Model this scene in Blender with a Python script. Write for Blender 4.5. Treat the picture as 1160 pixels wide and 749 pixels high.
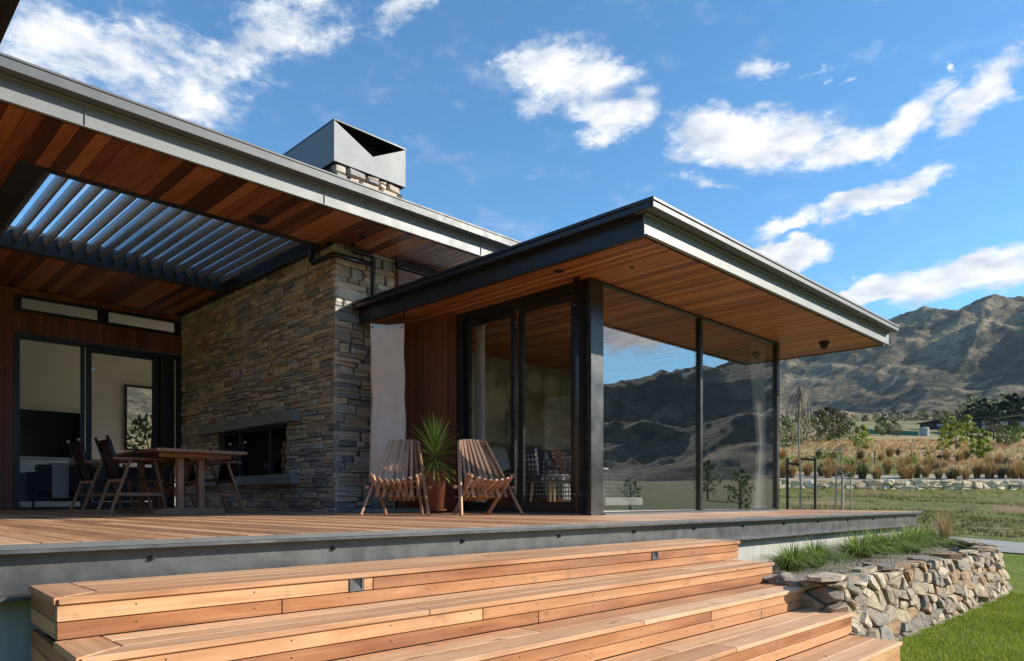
import bpy, bmesh, math, random
import numpy as np
from mathutils import Vector, Matrix, noise as mnoise
random.seed(7)
rng = np.random.RandomState(11)
for o in list(bpy.data.objects): bpy.data.objects.remove(o)
scene = bpy.context.scene
COL = scene.collection
S2 = math.sqrt(2.0)
EYE = 0.173
F = 811.0; HX = 580.0; HY = 566.0      # calibration read off the photograph (1160 px wide)

# ------------------------------------------------------------------ camera
cd = bpy.data.cameras.new('camera'); cam = bpy.data.objects.new('camera', cd); COL.objects.link(cam)
cam.location = (0, 0, EYE); cam.rotation_euler = (math.pi/2, 0, -math.pi/4)
cd.sensor_width = 36; cd.lens = F/1160*36; cd.shift_y = (HY-374.5)/1160
cd.clip_start = 0.05; cd.clip_end = 20000
scene.camera = cam

# ------------------------------------------------------------------ exposure
scene.view_settings.view_transform = 'Standard'; scene.view_settings.look = 'None'
scene.view_settings.gamma = 1; scene.view_settings.use_curve_mapping = False
scene.view_settings.exposure = 0.95
scene.cycles.max_bounces = 20; scene.cycles.diffuse_bounces = 10; scene.cycles.glossy_bounces = 8; scene.cycles.transparent_max_bounces = 24

# ------------------------------------------------------------------ sun
SUN = Vector((1.08, -1.0, 0.70)).normalized()
sun_el = math.asin(SUN.z); 
sd = bpy.data.lights.new('sun', 'SUN'); so = bpy.data.objects.new('sun', sd); COL.objects.link(so)
sd.energy = 3.9; sd.angle = math.radians(0.5); sd.color = (1.0, 0.93, 0.82)
so.rotation_euler = SUN.to_track_quat('Z', 'Y').to_euler()
so.location = (20, -20, 20)

# ------------------------------------------------------------------ node helpers
class NT:
    def __init__(s, tree): s.t = tree; s.n = tree.nodes; s.l = tree.links
    def node(s, typ, **kw):
        n = s.n.new(typ)
        for k, v in kw.items(): setattr(n, k, v)
        return n
    def put(s, sock, v):
        if v is None: return
        if isinstance(v, bpy.types.NodeSocket): s.l.new(v, sock)
        else:
            if hasattr(sock, 'default_value'):
                if sock.type == 'RGBA' and hasattr(v, '__len__') and len(v) == 3: v = (*v, 1)
                sock.default_value = v
    def math(s, op, a, b=None, c=None, clamp=False):
        n = s.node('ShaderNodeMath', operation=op, use_clamp=clamp)
        s.put(n.inputs[0], a); s.put(n.inputs[1], b); s.put(n.inputs[2], c)
        return n.outputs[0]
    def vmath(s, op, a, b=None):
        n = s.node('ShaderNodeVectorMath', operation=op)
        s.put(n.inputs[0], a); s.put(n.inputs[1], b)
        return n.outputs[0]
    def mix(s, f, a, b, blend='MIX'):
        n = s.node('ShaderNodeMix', data_type='RGBA', blend_type=blend)
        s.put(n.inputs[0], f); s.put(n.inputs[6], a); s.put(n.inputs[7], b)
        return n.outputs[2]
    def noise(s, vec, scale, detail=4, rough=.55, dist=0., out=0):
        n = s.node('ShaderNodeTexNoise')
        s.put(n.inputs['Vector'], vec); n.inputs['Scale'].default_value = scale
        n.inputs['Detail'].default_value = detail; n.inputs['Roughness'].default_value = rough
        n.inputs['Distortion'].default_value = dist
        return n.outputs[out]
    def ramp(s, f, stops, interp='LINEAR'):
        n = s.node('ShaderNodeValToRGB'); cr = n.color_ramp; cr.interpolation = interp
        while len(cr.elements) > 1: cr.elements.remove(cr.elements[-1])
        for i, (p, c) in enumerate(stops):
            if i == 0: e = cr.elements[0]; e.position = p
            else: e = cr.elements.new(p)
            c = c if hasattr(c, '__len__') else (c, c, c)
            e.color = (*c, 1) if len(c) == 3 else c
        s.put(n.inputs[0], f); return n.outputs[0]
    def mrange(s, v, a, b, c=0., d=1., smooth=False):
        n = s.node('ShaderNodeMapRange'); n.clamp = True
        if smooth: n.interpolation_type = 'SMOOTHSTEP'
        s.put(n.inputs[0], v)
        for i, x in enumerate((a, b, c, d)): n.inputs[1+i].default_value = x
        return n.outputs[0]
    def attr(s, name, out='Vector'):
        n = s.node('ShaderNodeAttribute', attribute_name=name); return n.outputs[out]
    def scale(s, v, sc):
        n = s.node('ShaderNodeVectorMath', operation='MULTIPLY'); s.put(n.inputs[0], v); n.inputs[1].default_value = sc
        return n.outputs[0]
    def bump(s, h, strength=.3, dist=.01, normal=None):
        n = s.node('ShaderNodeBump'); n.inputs['Strength'].default_value = strength
        n.inputs['Distance'].default_value = dist; s.put(n.inputs['Height'], h)
        if normal: s.put(n.inputs['Normal'], normal)
        return n.outputs[0]

def mat(name):
    m = bpy.data.materials.new(name); m.use_nodes = True
    t = NT(m.node_tree); b = m.node_tree.nodes['Principled BSDF']
    return m, t, b

# ------------------------------------------------------------------ world: sky + clouds (by direction)
def px_dir(px, py, reflect=None):
    t = (px-HX)/F; zz = (HY-py)/F
    X = (1+t)/S2; Y = (1-t)/S2
    if reflect == 'Y': Y = -Y
    return math.atan2(Y, X), math.atan(zz/math.hypot(X, Y))
w = bpy.data.worlds.new("World"); scene.world = w; w.use_nodes = True
T = NT(w.node_tree); bg = w.node_tree.nodes['Background']
sky = T.node('ShaderNodeTexSky', sky_type='NISHITA'); sky.sun_disc = False
sky.sun_elevation = sun_el; sky.sun_rotation = math.atan2(SUN.x, SUN.y)
sky.altitude = 400; sky.air_density = 1.0; sky.dust_density = 0.25; sky.ozone_density = 2.2
tc = T.node('ShaderNodeTexCoord').outputs['Generated']
sx = T.node('ShaderNodeSeparateXYZ'); T.put(sx.inputs[0], tc)
az = T.math('ARCTAN2', sx.outputs[1], sx.outputs[0])
hor = T.math('SQRT', T.math('ADD', T.math('MULTIPLY', sx.outputs[0], sx.outputs[0]), T.math('MULTIPLY', sx.outputs[1], sx.outputs[1])))
el = T.math('ARCTAN2', sx.outputs[2], hor)
cb = T.node('ShaderNodeCombineXYZ'); T.put(cb.inputs[0], az); T.put(cb.inputs[1], el)
ang = cb.outputs[0]
wn = T.noise(T.scale(ang, (5, 9, 1)), 1.6, 5, .6, out=1); ws = T.node('ShaderNodeSeparateColor'); T.put(ws.inputs[0], wn)
az_w = T.math('ADD', az, T.math('MULTIPLY', T.math('SUBTRACT', ws.outputs[0], .5), .16)); el_w = T.math('ADD', el, T.math('MULTIPLY', T.math('SUBTRACT', ws.outputs[1], .5), .075))
n1 = T.noise(T.scale(ang, (4.5, 9, 1)), 2.0, 9, .6, .35)
n2 = T.noise(T.scale(ang, (11, 20, 1)), 3.0, 8, .66, .25)
# (px, py, rx px, ry px, tilt deg (up to the right), strength)
blobs = [(130, 70, 230, 95, 5, .68), (320, 30, 140, 60, 15, .7), (455, 12, 80, 32, 25, .8), (60, 50, 180, 70, 0, .9), (200, 110, 120, 50, -10, .7), (250, 60, 130, 50, 0, .7),
         (640, 85, 105, 50, -8, 1.0), (690, 130, 90, 42, 0, 1.15), (610, 130, 50, 26, 0, .5), (580, 60, 70, 20, 20, .45),
         (850, 158, 112, 50, -4, 1.3), (960, 165, 75, 28, 5, 1.0), (1020, 135, 70, 34, 18, 1.1), (1125, 105, 90, 48, 25, 1.3),
         (895, 252, 75, 14, 10, 1.0), (990, 220, 100, 20, 14, 1.25), (880, 290, 70, 24, -2, 2.0), (800, 210, 40, 12, 0, .6),
         (1000, 322, 105, 20, 7, 1.3), (1110, 302, 105, 34, 18, 1.5), (852, 78, 42, 17, -8, .75), (945, 88, 17, 8, 20, .7),
         (1072, 80, 15, 10, 0, .7), (775, 205, 30, 10, 0, .6), (920, 75, 22, 6, 0, .5)]
rblobs = [(715, 375, 80, 30, -5, 1.3), (690, 345, 60, 20, -5, 1.0)]
cover = None
for i, (bx_, by_, rx, ry, tl, st) in enumerate(blobs+rblobs):
    ref = 'Y' if i >= len(blobs) else None
    a0, e0 = px_dir(bx_, by_, ref)
    sgn = -1 if ref is None else 1
    cosf = math.cos(math.atan((bx_-HX)/F))
    sxr = rx/F*cosf**2; syr = ry/F*cosf*math.cos(e0)**2
    da = T.math('MULTIPLY', T.math('SUBTRACT', az_w, a0), sgn)
    de = T.math('SUBTRACT', el_w, e0)
    c_, s_ = math.cos(math.radians(tl)), math.sin(math.radians(tl))
    u_ = T.math('ADD', T.math('MULTIPLY', da, c_/sxr), T.math('MULTIPLY', de, s_/sxr))
    v_ = T.math('ADD', T.math('MULTIPLY', da, -s_/syr), T.math('MULTIPLY', de, c_/syr))
    q = T.math('ADD', T.math('MULTIPLY', u_, u_), T.math('MULTIPLY', v_, v_))
    b = T.math('MULTIPLY', T.math('SUBTRACT', 1.0, T.math('SQRT', q), clamp=True), st)
    cover = b if cover is None else T.math('SMOOTH_MAX', cover, b, .15)
nz = T.math('SUBTRACT', T.math('ADD', T.math('MULTIPLY', n1, .62), T.math('MULTIPLY', n2, .38)), .5)
dens = T.math('ADD', cover, T.math('MULTIPLY', nz, 2.7))
gate = T.mrange(cover, .0, .30, 0, 1, True)
low = T.noise(T.scale(ang, (2.2, 5, 1)), 1.3, 8, .6, .3)
gen = T.mrange(low, .56, .75, 0, .8, True)
behind = T.mrange(T.math('ABSOLUTE', T.math('SUBTRACT', az, .68)), 1.0, 1.3, 0, 1)
front_c = T.math('MULTIPLY', T.mrange(dens, .10, .80, 0, 1, True), gate)
cloud = T.math('MAXIMUM', front_c, T.math('MULTIPLY', gen, behind))
cloud = T.math('MULTIPLY', cloud, T.mrange(el, .0, .06, 0, 1))
shade = T.mrange(T.noise(T.scale(ang, (6, 14, 1)), 2.6, 6, .55, .2), .35, .62, 0, 1)
ccol = T.mix(shade, (2.9, 3.15, 3.6), (5.0, 5.0, 4.95))
skyc = T.mix(1.0, sky.outputs[0], (0.44, 0.80, 0.96), 'MULTIPLY')
T.put(bg.inputs['Color'], T.mix(cloud, skyc, ccol))
bg.inputs['Strength'].default_value = 0.122

# ------------------------------------------------------------------ object helpers
WO = {}
def tag(o, label=None, cat=None, group=None, kind=None):
    if label: o['label'] = label
    if cat: o['category'] = cat
    if group: o['group'] = group
    if kind: o['kind'] = kind
    return o
def thing(name, label, cat, loc=(0, 0, 0), rz=0, group=None):
    o = bpy.data.objects.new(name, None); COL.objects.link(o); o.location = loc; o.rotation_euler = (0, 0, rz)
    o.empty_display_size = .2
    WO[o.name] = Vector(loc); return tag(o, label, cat, group)
def dup(o, loc=None, rz=None, parent=None, scale=None, label=None):
    c = o.copy(); COL.objects.link(c)
    if parent: c.parent = parent
    for ch in list(o.children): dup(ch, parent=c)
    if loc is not None: c.location = loc
    if rz is not None: c.rotation_euler = (c.rotation_euler[0], c.rotation_euler[1], rz)
    if scale is not None: c.scale = scale if hasattr(scale, '__len__') else (scale,)*3
    if label: c['label'] = label
    return c

class MB:
    def __init__(s): s.v = []; s.f = []; s.g = []; s.r = []
    def add(s, verts, faces, gco=None, rnd=None):
        n = len(s.v); r = random.random() if rnd is None else rnd
        s.v += [tuple(v) for v in verts]; s.f += [tuple(n+i for i in f) for f in faces]
        off = (random.uniform(0, 50), random.uniform(0, 50), random.uniform(0, 50))
        if gco is None: gco = verts
        s.g += [(g[0]+off[0], g[1]+off[1], g[2]+off[2]) for g in gco]
        s.r += [r]*len(verts)
    def box(s, x0, x1, y0, y1, z0, z1, ax=None, rnd=None):
        d = (abs(x1-x0), abs(y1-y0), abs(z1-z0))
        if ax is None: ax = d.index(max(d))
        vs = [(x, y, z) for x in (x0, x1) for y in (y0, y1) for z in (z0, z1)]
        order = {0: (0, 1, 2), 1: (1, 0, 2), 2: (2, 0, 1)}[ax]
        g = [(v[order[0]], v[order[1]], v[order[2]]) for v in vs]
        s.add(vs, [(0, 1, 3, 2), (4, 6, 7, 5), (0, 4, 5, 1), (2, 3, 7, 6), (0, 2, 6, 4), (1, 5, 7, 3)], g, rnd)
    def beam(s, p0, p1, w, h, up=(0, 0, 1), w1=None, h1=None, rnd=None, roll=0):
        p0 = Vector(p0); p1 = Vector(p1); d = (p1-p0); L = d.length; d.normalize()
        up = Vector(up)
        if abs(d.dot(up.normalized())) > .98: up = Vector((0, 1, 0)) if abs(d.y) < .9 else Vector((1, 0, 0))
        a = d.cross(up).normalized(); b = a.cross(d).normalized()
        if roll: R = Matrix.Rotation(roll, 3, d); a = R @ a; b = R @ b
        w1 = w1 or w; h1 = h1 or h
        vs = []; g = []
        for (p, ww, hh, l) in ((p0, w, h, 0), (p1, w1, h1, L)):
            for i in (-1, 1):
                for j in (-1, 1):
                    vs.append(p+a*(i*ww/2)+b*(j*hh/2)); g.append((l, i*ww/2, j*hh/2))
        s.add(vs, [(0, 1, 3, 2), (4, 6, 7, 5), (0, 4, 5, 1), (2, 3, 7, 6), (0, 2, 6, 4), (1, 5, 7, 3)], g, rnd)
    def tube(s, pts, r, n=10, r1=None, caps=True, rnd=None):
        pts = [Vector(p) for p in pts]; m = len(pts); vs = []; g = []; l = 0
        prev = None
        for i, p in enumerate(pts):
            d = (pts[min(i+1, m-1)]-pts[max(i-1, 0)]).normalized()
            if prev is None:
                up = Vector((0, 0, 1)) if abs(d.z) < .9 else Vector((1, 0, 0))
                a = d.cross(up).normalized()
            else: a = (prev-d*prev.dot(d)).normalized()
            b = d.cross(a); prev = a
            rr = r if r1 is None else r+(r1-r)*i/(m-1)
            if 0 < i < m-1:   # mitre
                c = (pts[i]-pts[i-1]).normalized().dot(d); rr_ = rr/max(c, .5) if False else rr
            if i: l += (pts[i]-pts[i-1]).length
            for k in range(n):
                t = 2*math.pi*k/n
                vs.append(p+a*math.cos(t)*rr+b*math.sin(t)*rr); g.append((l, math.cos(t)*rr, math.sin(t)*rr))
        fs = [(i*n+k, i*n+(k+1) % n, (i+1)*n+(k+1) % n, (i+1)*n+k) for i in range(m-1) for k in range(n)]
        if caps: fs += [tuple(range(n-1, -1, -1)), tuple((m-1)*n+k for k in range(n))]
        s.add(vs, fs, g, rnd)
    def lathe(s, prof, c=(0, 0, 0), n=24, rnd=None, caps=True):
        vs = [(c[0]+r*math.cos(2*math.pi*k/n), c[1]+r*math.sin(2*math.pi*k/n), c[2]+z) for r, z in prof for k in range(n)]
        m = len(prof)
        fs = [(i*n+k, i*n+(k+1) % n, (i+1)*n+(k+1) % n, (i+1)*n+k) for i in range(m-1) for k in range(n)]
        if caps: fs += [tuple(range(n-1, -1, -1)), tuple((m-1)*n+k for k in range(n))]
        s.add(vs, fs, None, rnd)
    def prism(s, poly, z0, z1, rnd=None):
        n = len(poly)
        vs = [(p[0], p[1], z0) for p in poly]+[(p[0], p[1], z1) for p in poly]
        fs = [tuple(range(n-1, -1, -1)), tuple(range(n, 2*n))]+[(i, (i+1) % n, n+(i+1) % n, n+i) for i in range(n)]
        s.add(vs, fs, None, rnd)
    def build(s, name, m, parent=None, bevel=0, smooth=False, local=False, seg=1):
        me = bpy.data.meshes.new(name)
        me.from_pydata(s.v, [], s.f); me.update()
        a = me.attributes.new('gco', 'FLOAT_VECTOR', 'POINT'); a.data.foreach_set('vector', np.array(s.g, dtype=np.float32).ravel())
        a = me.attributes.new('rnd', 'FLOAT', 'POINT'); a.data.foreach_set('value', np.array(s.r, dtype=np.float32))
        me.materials.append(m)
        if smooth: me.polygons.foreach_set('use_smooth', [True]*len(me.polygons))
        o = bpy.data.objects.new(name, me); COL.objects.link(o)
        bm = bmesh.new(); bm.from_mesh(me); bmesh.ops.recalc_face_normals(bm, faces=bm.faces[:]); bm.to_mesh(me); bm.free()
        if parent:
            o.parent = parent
            if not local: o.location = -WO.get(parent.name, Vector((0, 0, 0)))
        WO[o.name] = Vector((0, 0, 0))
        if bevel:
            md = o.modifiers.new('bevel', 'BEVEL'); md.width = bevel; md.segments = seg; md.limit_method = 'ANGLE'; md.angle_limit = math.radians(40)
            md.harden_normals = False
        return o
def one(name, m, parent, *b, **kw):
    mb = MB(); mb.box(*b); return mb.build(name, m, parent, **kw)

# ------------------------------------------------------------------ materials
def wood(name, stops, rough=.55, grain=(1.2, 26, 26), tint=.35, bump=.25, spec=.4, weather=0., wcol=(.3, .2, .14)):
    m, t, b = mat(name)
    g = t.attr('gco'); r = t.attr('rnd', 'Fac')
    n = t.noise(t.scale(g, grain), 1.0, 6, .62, .6)
    n2 = t.noise(t.scale(g, (.9, 5, 5)), 1.3, 3, .5, 1.2)
    f = t.math('ADD', t.math('MULTIPLY', n, .55), t.math('MULTIPLY', n2, .45))
    f = t.math('ADD', f, t.math('MULTIPLY', t.math('SUBTRACT', r, .5), tint))
    c = t.ramp(f, stops)
    if weather:
        p = t.node('ShaderNodeNewGeometry').outputs['Position']
        wv = t.mrange(t.noise(p, 1.7, 5, .6), .45, .68, 0, weather)
        c = t.mix(wv, c, wcol)
        sp = t.mrange(t.noise(p, 9, 3, .6), .60, .72, 0, weather*.8)
        c = t.mix(sp, c, tuple(x*.55 for x in wcol))
    if weather:
        kn = t.noise(t.scale(g, (5, 16, 16)), 1.0, 2, .5, .3); c = t.mix(t.mrange(kn, .70, .76, 0, .7), c, tuple(x*.35 for x in wcol))
        st_ = t.noise(t.scale(g, (.8, 60, 60)), 1.0, 3, .6); c = t.mix(t.mrange(st_, .58, .72, 0, .45), c, tuple(x*.7 for x in wcol))
    t.put(b.inputs['Base Color'], c)
    t.put(b.inputs['Roughness'], t.mrange(n, .2, .8, rough-.08, rough+.12))
    b.inputs['Specular IOR Level'].default_value = spec
    t.put(b.inputs['Normal'], t.bump(n, bump, .003))
    return m
def plain(name, col, rough=.5, metal=0., spec=.5, var=.15, scale=3., bump=.1, bscale=60):
    m, t, b = mat(name)
    p = t.node('ShaderNodeNewGeometry').outputs['Position']
    n = t.noise(p, scale, 5, .6)
    t.put(b.inputs['Base Color'], t.mix(t.mrange(n, .3, .7), tuple(x*(1-var) for x in col), tuple(min(1, x*(1+var)) for x in col)))
    t.put(b.inputs['Roughness'], t.mrange(n, .3, .7, max(.02, rough-.07), min(1, rough+.07)))
    b.inputs['Metallic'].default_value = metal; b.inputs['Specular IOR Level'].default_value = spec
    if bump: t.put(b.inputs['Normal'], t.bump(t.noise(p, bscale, 3), bump, .002))
    return m
M = {}
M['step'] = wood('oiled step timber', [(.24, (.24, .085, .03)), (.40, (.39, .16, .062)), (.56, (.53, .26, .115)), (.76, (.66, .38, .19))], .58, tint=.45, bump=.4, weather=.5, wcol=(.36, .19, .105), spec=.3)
M['tread'] = wood('tread timber toned as sunlit', [(.24, (.34, .15, .065)), (.40, (.53, .27, .13)), (.56, (.66, .385, .205)), (.76, (.76, .51, .31))], .6, tint=.3, bump=.4, weather=.4, wcol=(.46, .27, .17), spec=.3)  # paler than the risers: brighter sun on the tread tops put into the colour
M['deck'] = wood('deck timber', [(.28, (.26, .12, .055)), (.45, (.42, .21, .10)), (.62, (.56, .31, .16)), (.8, (.66, .40, .23))], .6, tint=.5, weather=.15, wcol=(.4, .24, .14), spec=.3)
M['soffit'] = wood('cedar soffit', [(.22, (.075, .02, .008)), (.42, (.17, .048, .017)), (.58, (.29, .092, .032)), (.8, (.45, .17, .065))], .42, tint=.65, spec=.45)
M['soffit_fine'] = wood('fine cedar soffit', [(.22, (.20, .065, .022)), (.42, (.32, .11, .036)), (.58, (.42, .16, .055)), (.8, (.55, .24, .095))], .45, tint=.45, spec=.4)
M['clad'] = wood('dark cedar cladding', [(.25, (.11, .036, .022)), (.5, (.20, .068, .040)), (.75, (.30, .11, .065))], .5, tint=.3)
M['furn'] = wood('table hardwood', [(.25, (.18, .08, .045)), (.5, (.32, .155, .09)), (.75, (.46, .25, .155))], .45, grain=(3, 60, 60), tint=.3)
M['stick'] = wood('slatted chair cedar', [(.25, (.26, .125, .07)), (.5, (.43, .235, .14)), (.75, (.62, .39, .255))], .55, grain=(3, 60, 60), tint=.4)
M['stake'] = wood('pale stake wood', [(.25, (.30, .24, .17)), (.5, (.45, .38, .28)), (.75, (.58, .50, .38))], .8)
M['darkstake'] = wood('dark stake wood', [(.25, (.02, .014, .012)), (.5, (.035, .026, .022)), (.75, (.06, .045, .035))], .7)
M['log'] = wood('firewood', [(.25, (.16, .08, .04)), (.5, (.36, .2, .1)), (.75, (.55, .36, .2))], .8)
M['steel'] = plain('weathered steel channel', (.115, .117, .118), .42, .55, var=.22, scale=7, bump=.06)
M['fascia'] = plain('grey painted fascia steel', (.215, .22, .215), .5, .1, var=.08, scale=5)
M['flash'] = plain('zinc flashing', (.12, .123, .127), .5, .05, var=.06, scale=5, bump=.02)
M['black'] = plain('black powder coat', (.014, .015, .018), .36, .0, var=.2, bump=.03)
M['dark'] = plain('charcoal steel', (.03, .031, .036), .40, .2, var=.15, bump=.03)
M['column'] = plain('dark steel column', (.085, .085, .085), .3, .75, var=.12, bump=.03)
M['cowl'] = plain('brushed cowl steel', (.25, .255, .255), .55, .0, var=.05, scale=2, bump=.02)
M['louvre'] = plain('louvre blade paint', (.20, .207, .22), .3, .0, var=.03, bump=0)
M['concrete'] = plain('precast concrete', (.26, .26, .245), .7, var=.15, scale=5, bump=.3)
M['bolt'] = plain('bolt steel', (.05, .05, .05), .4, .8)
M['wallpaint'] = plain('warm grey plaster', (.82, .80, .74), .8, var=.03)
M['shadewall'] = plain('plaster darkened as shade', (.05, .05, .048), .8, var=.05)  # darkened to stand for a dim room, letting the window reflection show
M['carpet'] = plain('pale wool carpet', (.62, .60, .55), .95, var=.05)
M['white'] = plain('white lacquer', (.75, .75, .73), .4, var=.02)
M['floor_in'] = plain('interior floor', (.38, .31, .24), .5, var=.1)
M['sofa'] = plain('charcoal upholstery', (.045, .047, .055), .9, var=.15, bump=.5, bscale=300)
M['greyfab'] = plain('pale grey fabric', (.38, .38, .37), .9, var=.1, bump=.5, bscale=300)
M['lime'] = plain('lime fabric', (.45, .5, .06), .85, var=.1)
M['leather'] = plain('black leather', (.012, .012, .014), .3, var=.1)
M['canvas'] = plain('beige canvas', (.80, .66, .57), .85, var=.08, scale=4, bump=.4, bscale=200)
M['pot'] = plain('glazed brown pot', (.26, .09, .055), .2, var=.25, scale=9, bump=.05)
M['bucket'] = plain('blue grey bucket', (.20, .25, .27), .6)
M['screen'] = plain('black screen', (.01, .01, .012), .12, bump=0)
M['brick_soot'] = plain('sooty firebox', (.012, .011, .01), .9)
M['linen'] = plain('white linen', (.72, .72, .70), .9, var=.04, bump=.5, bscale=30)
M['knob'] = plain('pale end grain', (.55, .35, .22), .5)
M['pink'] = plain('clay pink fabric', (.45, .2, .14), .85)

def glass(name, tint=.8, f0=.06, warm=(1, 1, 1)):
    m, t, b = mat(name); t.n.remove(b)
    lw = t.node('ShaderNodeLayerWeight'); lw.inputs[0].default_value = .5
    f5 = t.math('POWER', lw.outputs['Facing'], 4.0)
    fac = t.math('ADD', f0, t.math('MULTIPLY', f5, 1-f0), clamp=True)
    tr = t.node('ShaderNodeBsdfTransparent'); tr.inputs[0].default_value = (tint*warm[0], tint*warm[1], tint*warm[2], 1)
    gl = t.node('ShaderNodeBsdfGlossy'); gl.inputs['Roughness'].default_value = 0.0; gl.inputs[0].default_value = (.95, .97, 1, 1)
    mx = t.node('ShaderNodeMixShader'); t.put(mx.inputs[0], fac); t.put(mx.inputs[1], tr.outputs[0]); t.put(mx.inputs[2], gl.outputs[0])
    t.l.new(mx.outputs[0], t.n['Material Output'].inputs[0]); return m
M['glass'] = glass('door glass', .95, .04)
M['glass_r'] = glass('solar glass', .93, .175)

def schist():
    m, t, b = mat('schist stone')
    r = t.attr('rnd', 'Fac'); g = t.attr('gco')
    base = t.ramp(r, [(0, (.27, .24, .20)), (.12, (.36, .31, .24)), (.24, (.20, .195, .19)), (.36, (.40, .36, .29)), (.48, (.30, .255, .19)),
                      (.56, (.45, .36, .26)), (.66, (.24, .235, .23)), (.76, (.31, .235, .17)), (.80, (.33, .31, .27)), (.90, (.17, .165, .16)), (.985, (.30, .17, .12)), (1, (.5, .44, .36))], 'CONSTANT')
    n = t.noise(t.scale(g, (5, 5, 22)), 1.0, 7, .65, .5)
    n2 = t.noise(t.scale(g, (3, 3, 8)), 1.0, 4, .6)
    c = t.mix(t.mrange(n, .3, .7), t.mix(1, base, (.62, .62, .66), 'MULTIPLY'), t.mix(1, base, (1.35, 1.3, 1.22), 'MULTIPLY'))
    c = t.mix(t.mrange(n2, .58, .7, 0, .4), c, (.24, .155, .09))
    c = t.mix(t.mrange(n2, .44, .32, 0, .4), c, (.20, .215, .21))
    c = t.mix(1, c, (1.48, 1.45, 1.46), 'MULTIPLY')
    t.put(b.inputs['Base Color'], c); b.inputs['Roughness'].default_value = .72
    t.put(b.inputs['Normal'], t.bump(n, .7, .012)); return m
M['schist'] = schist()
def rubble_m():
    m, t, b = mat('field stone')
    r = t.attr('rnd', 'Fac'); g = t.attr('gco')
    base = t.ramp(r, [(0, (.33, .26, .175)), (.25, (.42, .33, .21)), (.42, (.25, .21, .16)), (.55, (.47, .38, .25)), (.68, (.38, .23, .12)), (.80, (.29, .255, .20)), (.92, (.54, .45, .32))], 'CONSTANT')
    n = t.noise(g, 14, 7, .65, .6); n2 = t.noise(g, 5, 4, .6)
    c = t.mix(t.mrange(n, .3, .7), t.mix(1, base, (.5, .5, .52), 'MULTIPLY'), t.mix(1, base, (1.25, 1.22, 1.18), 'MULTIPLY'))
    c = t.mix(t.mrange(n2, .58, .72, 0, .6), c, (.36, .22, .10))
    t.put(b.inputs['Base Color'], c); b.inputs['Roughness'].default_value = .85
    t.put(b.inputs['Normal'], t.bump(n, .8, .02)); return m
M['rubble'] = rubble_m()
M['pale_rubble'] = plain('pale stone toned as sunlit', (.80, .64, .43), .9, var=.3, scale=2.5, bump=.5, bscale=12)  # sunlight painted in: paler, warmer stone for a face the sun only grazes
M['mortar'] = plain('dark joint', (.13, .12, .11), .95, var=.3)  # own dark tone of the mortar and backing behind the joints
M['mortar2'] = plain('earth joint', (.10, .085, .07), .95, var=.3)

def boardform():
    m, t, b = mat('board formed concrete')
    p = t.node('ShaderNodeNewGeometry').outputs['Position']
    sp = t.node('ShaderNodeSeparateXYZ'); t.put(sp.inputs[0], p)
    st = t.noise(t.scale(p, (14, 14, .5)), 1.0, 4, .6)
    n = t.noise(p, 4, 5, .6)
    c = t.mix(t.mrange(st, .3, .7), (.36, .35, .315), (.50, .49, .44)); c = t.mix(t.mrange(n, .4, .7, 0, .5), c, (.42, .39, .33))
    t.put(b.inputs['Base Color'], c); b.inputs['Roughness'].default_value = .85
    t.put(b.inputs['Normal'], t.bump(st, .4, .01)); return m
M['boardform'] = boardform()

def wallpaper():
    m, t, b = mat('cloud wallpaper')
    p = t.node('ShaderNodeNewGeometry').outputs['Position']
    n = t.noise(p, 1.7, 3, .5, .4)
    vz = t.node('ShaderNodeTexVoronoi'); vz.inputs['Scale'].default_value = 1.9; t.put(vz.inputs[0], p)
    sp = t.node('ShaderNodeSeparateXYZ'); t.put(sp.inputs[0], p)
    hz = t.mrange(sp.outputs[2], .9, 2.4, 0, 1)
    f = t.math('ADD', t.math('MULTIPLY', t.mrange(vz.outputs[0], .2, .6), .5), t.math('MULTIPLY', n, .8))
    f = t.math('MULTIPLY', t.math('SUBTRACT', f, t.math('MULTIPLY', hz, -.35)), .62)
    c = t.ramp(f, [(.5, (.80, .84, .72)), (.66, (.62, .65, .55)), (.76, (.36, .35, .30)), (.95, (.18, .17, .15))])
    t.put(b.inputs['Base Color'], c); b.inputs['Roughness'].default_value = .8; return m
M['wallpaper'] = wallpaper()
def dotted():
    m, t, b = mat('dotted throw')
    p = t.node('ShaderNodeTexCoord').outputs['Object']
    v = t.node('ShaderNodeTexVoronoi'); v.inputs['Scale'].default_value = 16; v.inputs['Randomness'].default_value = .1; t.put(v.inputs[0], p)
    t.put(b.inputs['Base Color'], t.mix(t.mrange(v.outputs[0], .28, .36), (.42, .45, .46), (.05, .055, .065))); b.inputs['Roughness'].default_value = .9; return m
M['throw'] = dotted()
def sheer():
    m, t, b = mat('sheer curtain'); b.inputs['Base Color'].default_value = (.7, .7, .66, 1); b.inputs['Roughness'].default_value = .9
    tr = t.node('ShaderNodeBsdfTransparent'); tl = t.node('ShaderNodeBsdfTranslucent'); tl.inputs[0].default_value = (.7, .7, .66, 1)
    m1 = t.node('ShaderNodeMixShader'); m1.inputs[0].default_value = .4; t.put(m1.inputs[1], b.outputs[0]); t.put(m1.inputs[2], tl.outputs[0])
    m2 = t.node('ShaderNodeMixShader'); m2.inputs[0].default_value = .35; t.put(m2.inputs[1], m1.outputs[0]); t.put(m2.inputs[2], tr.outputs[0])
    t.l.new(m2.outputs[0], t.n['Material Output'].inputs[0]); return m
M['sheer'] = sheer()
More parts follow.
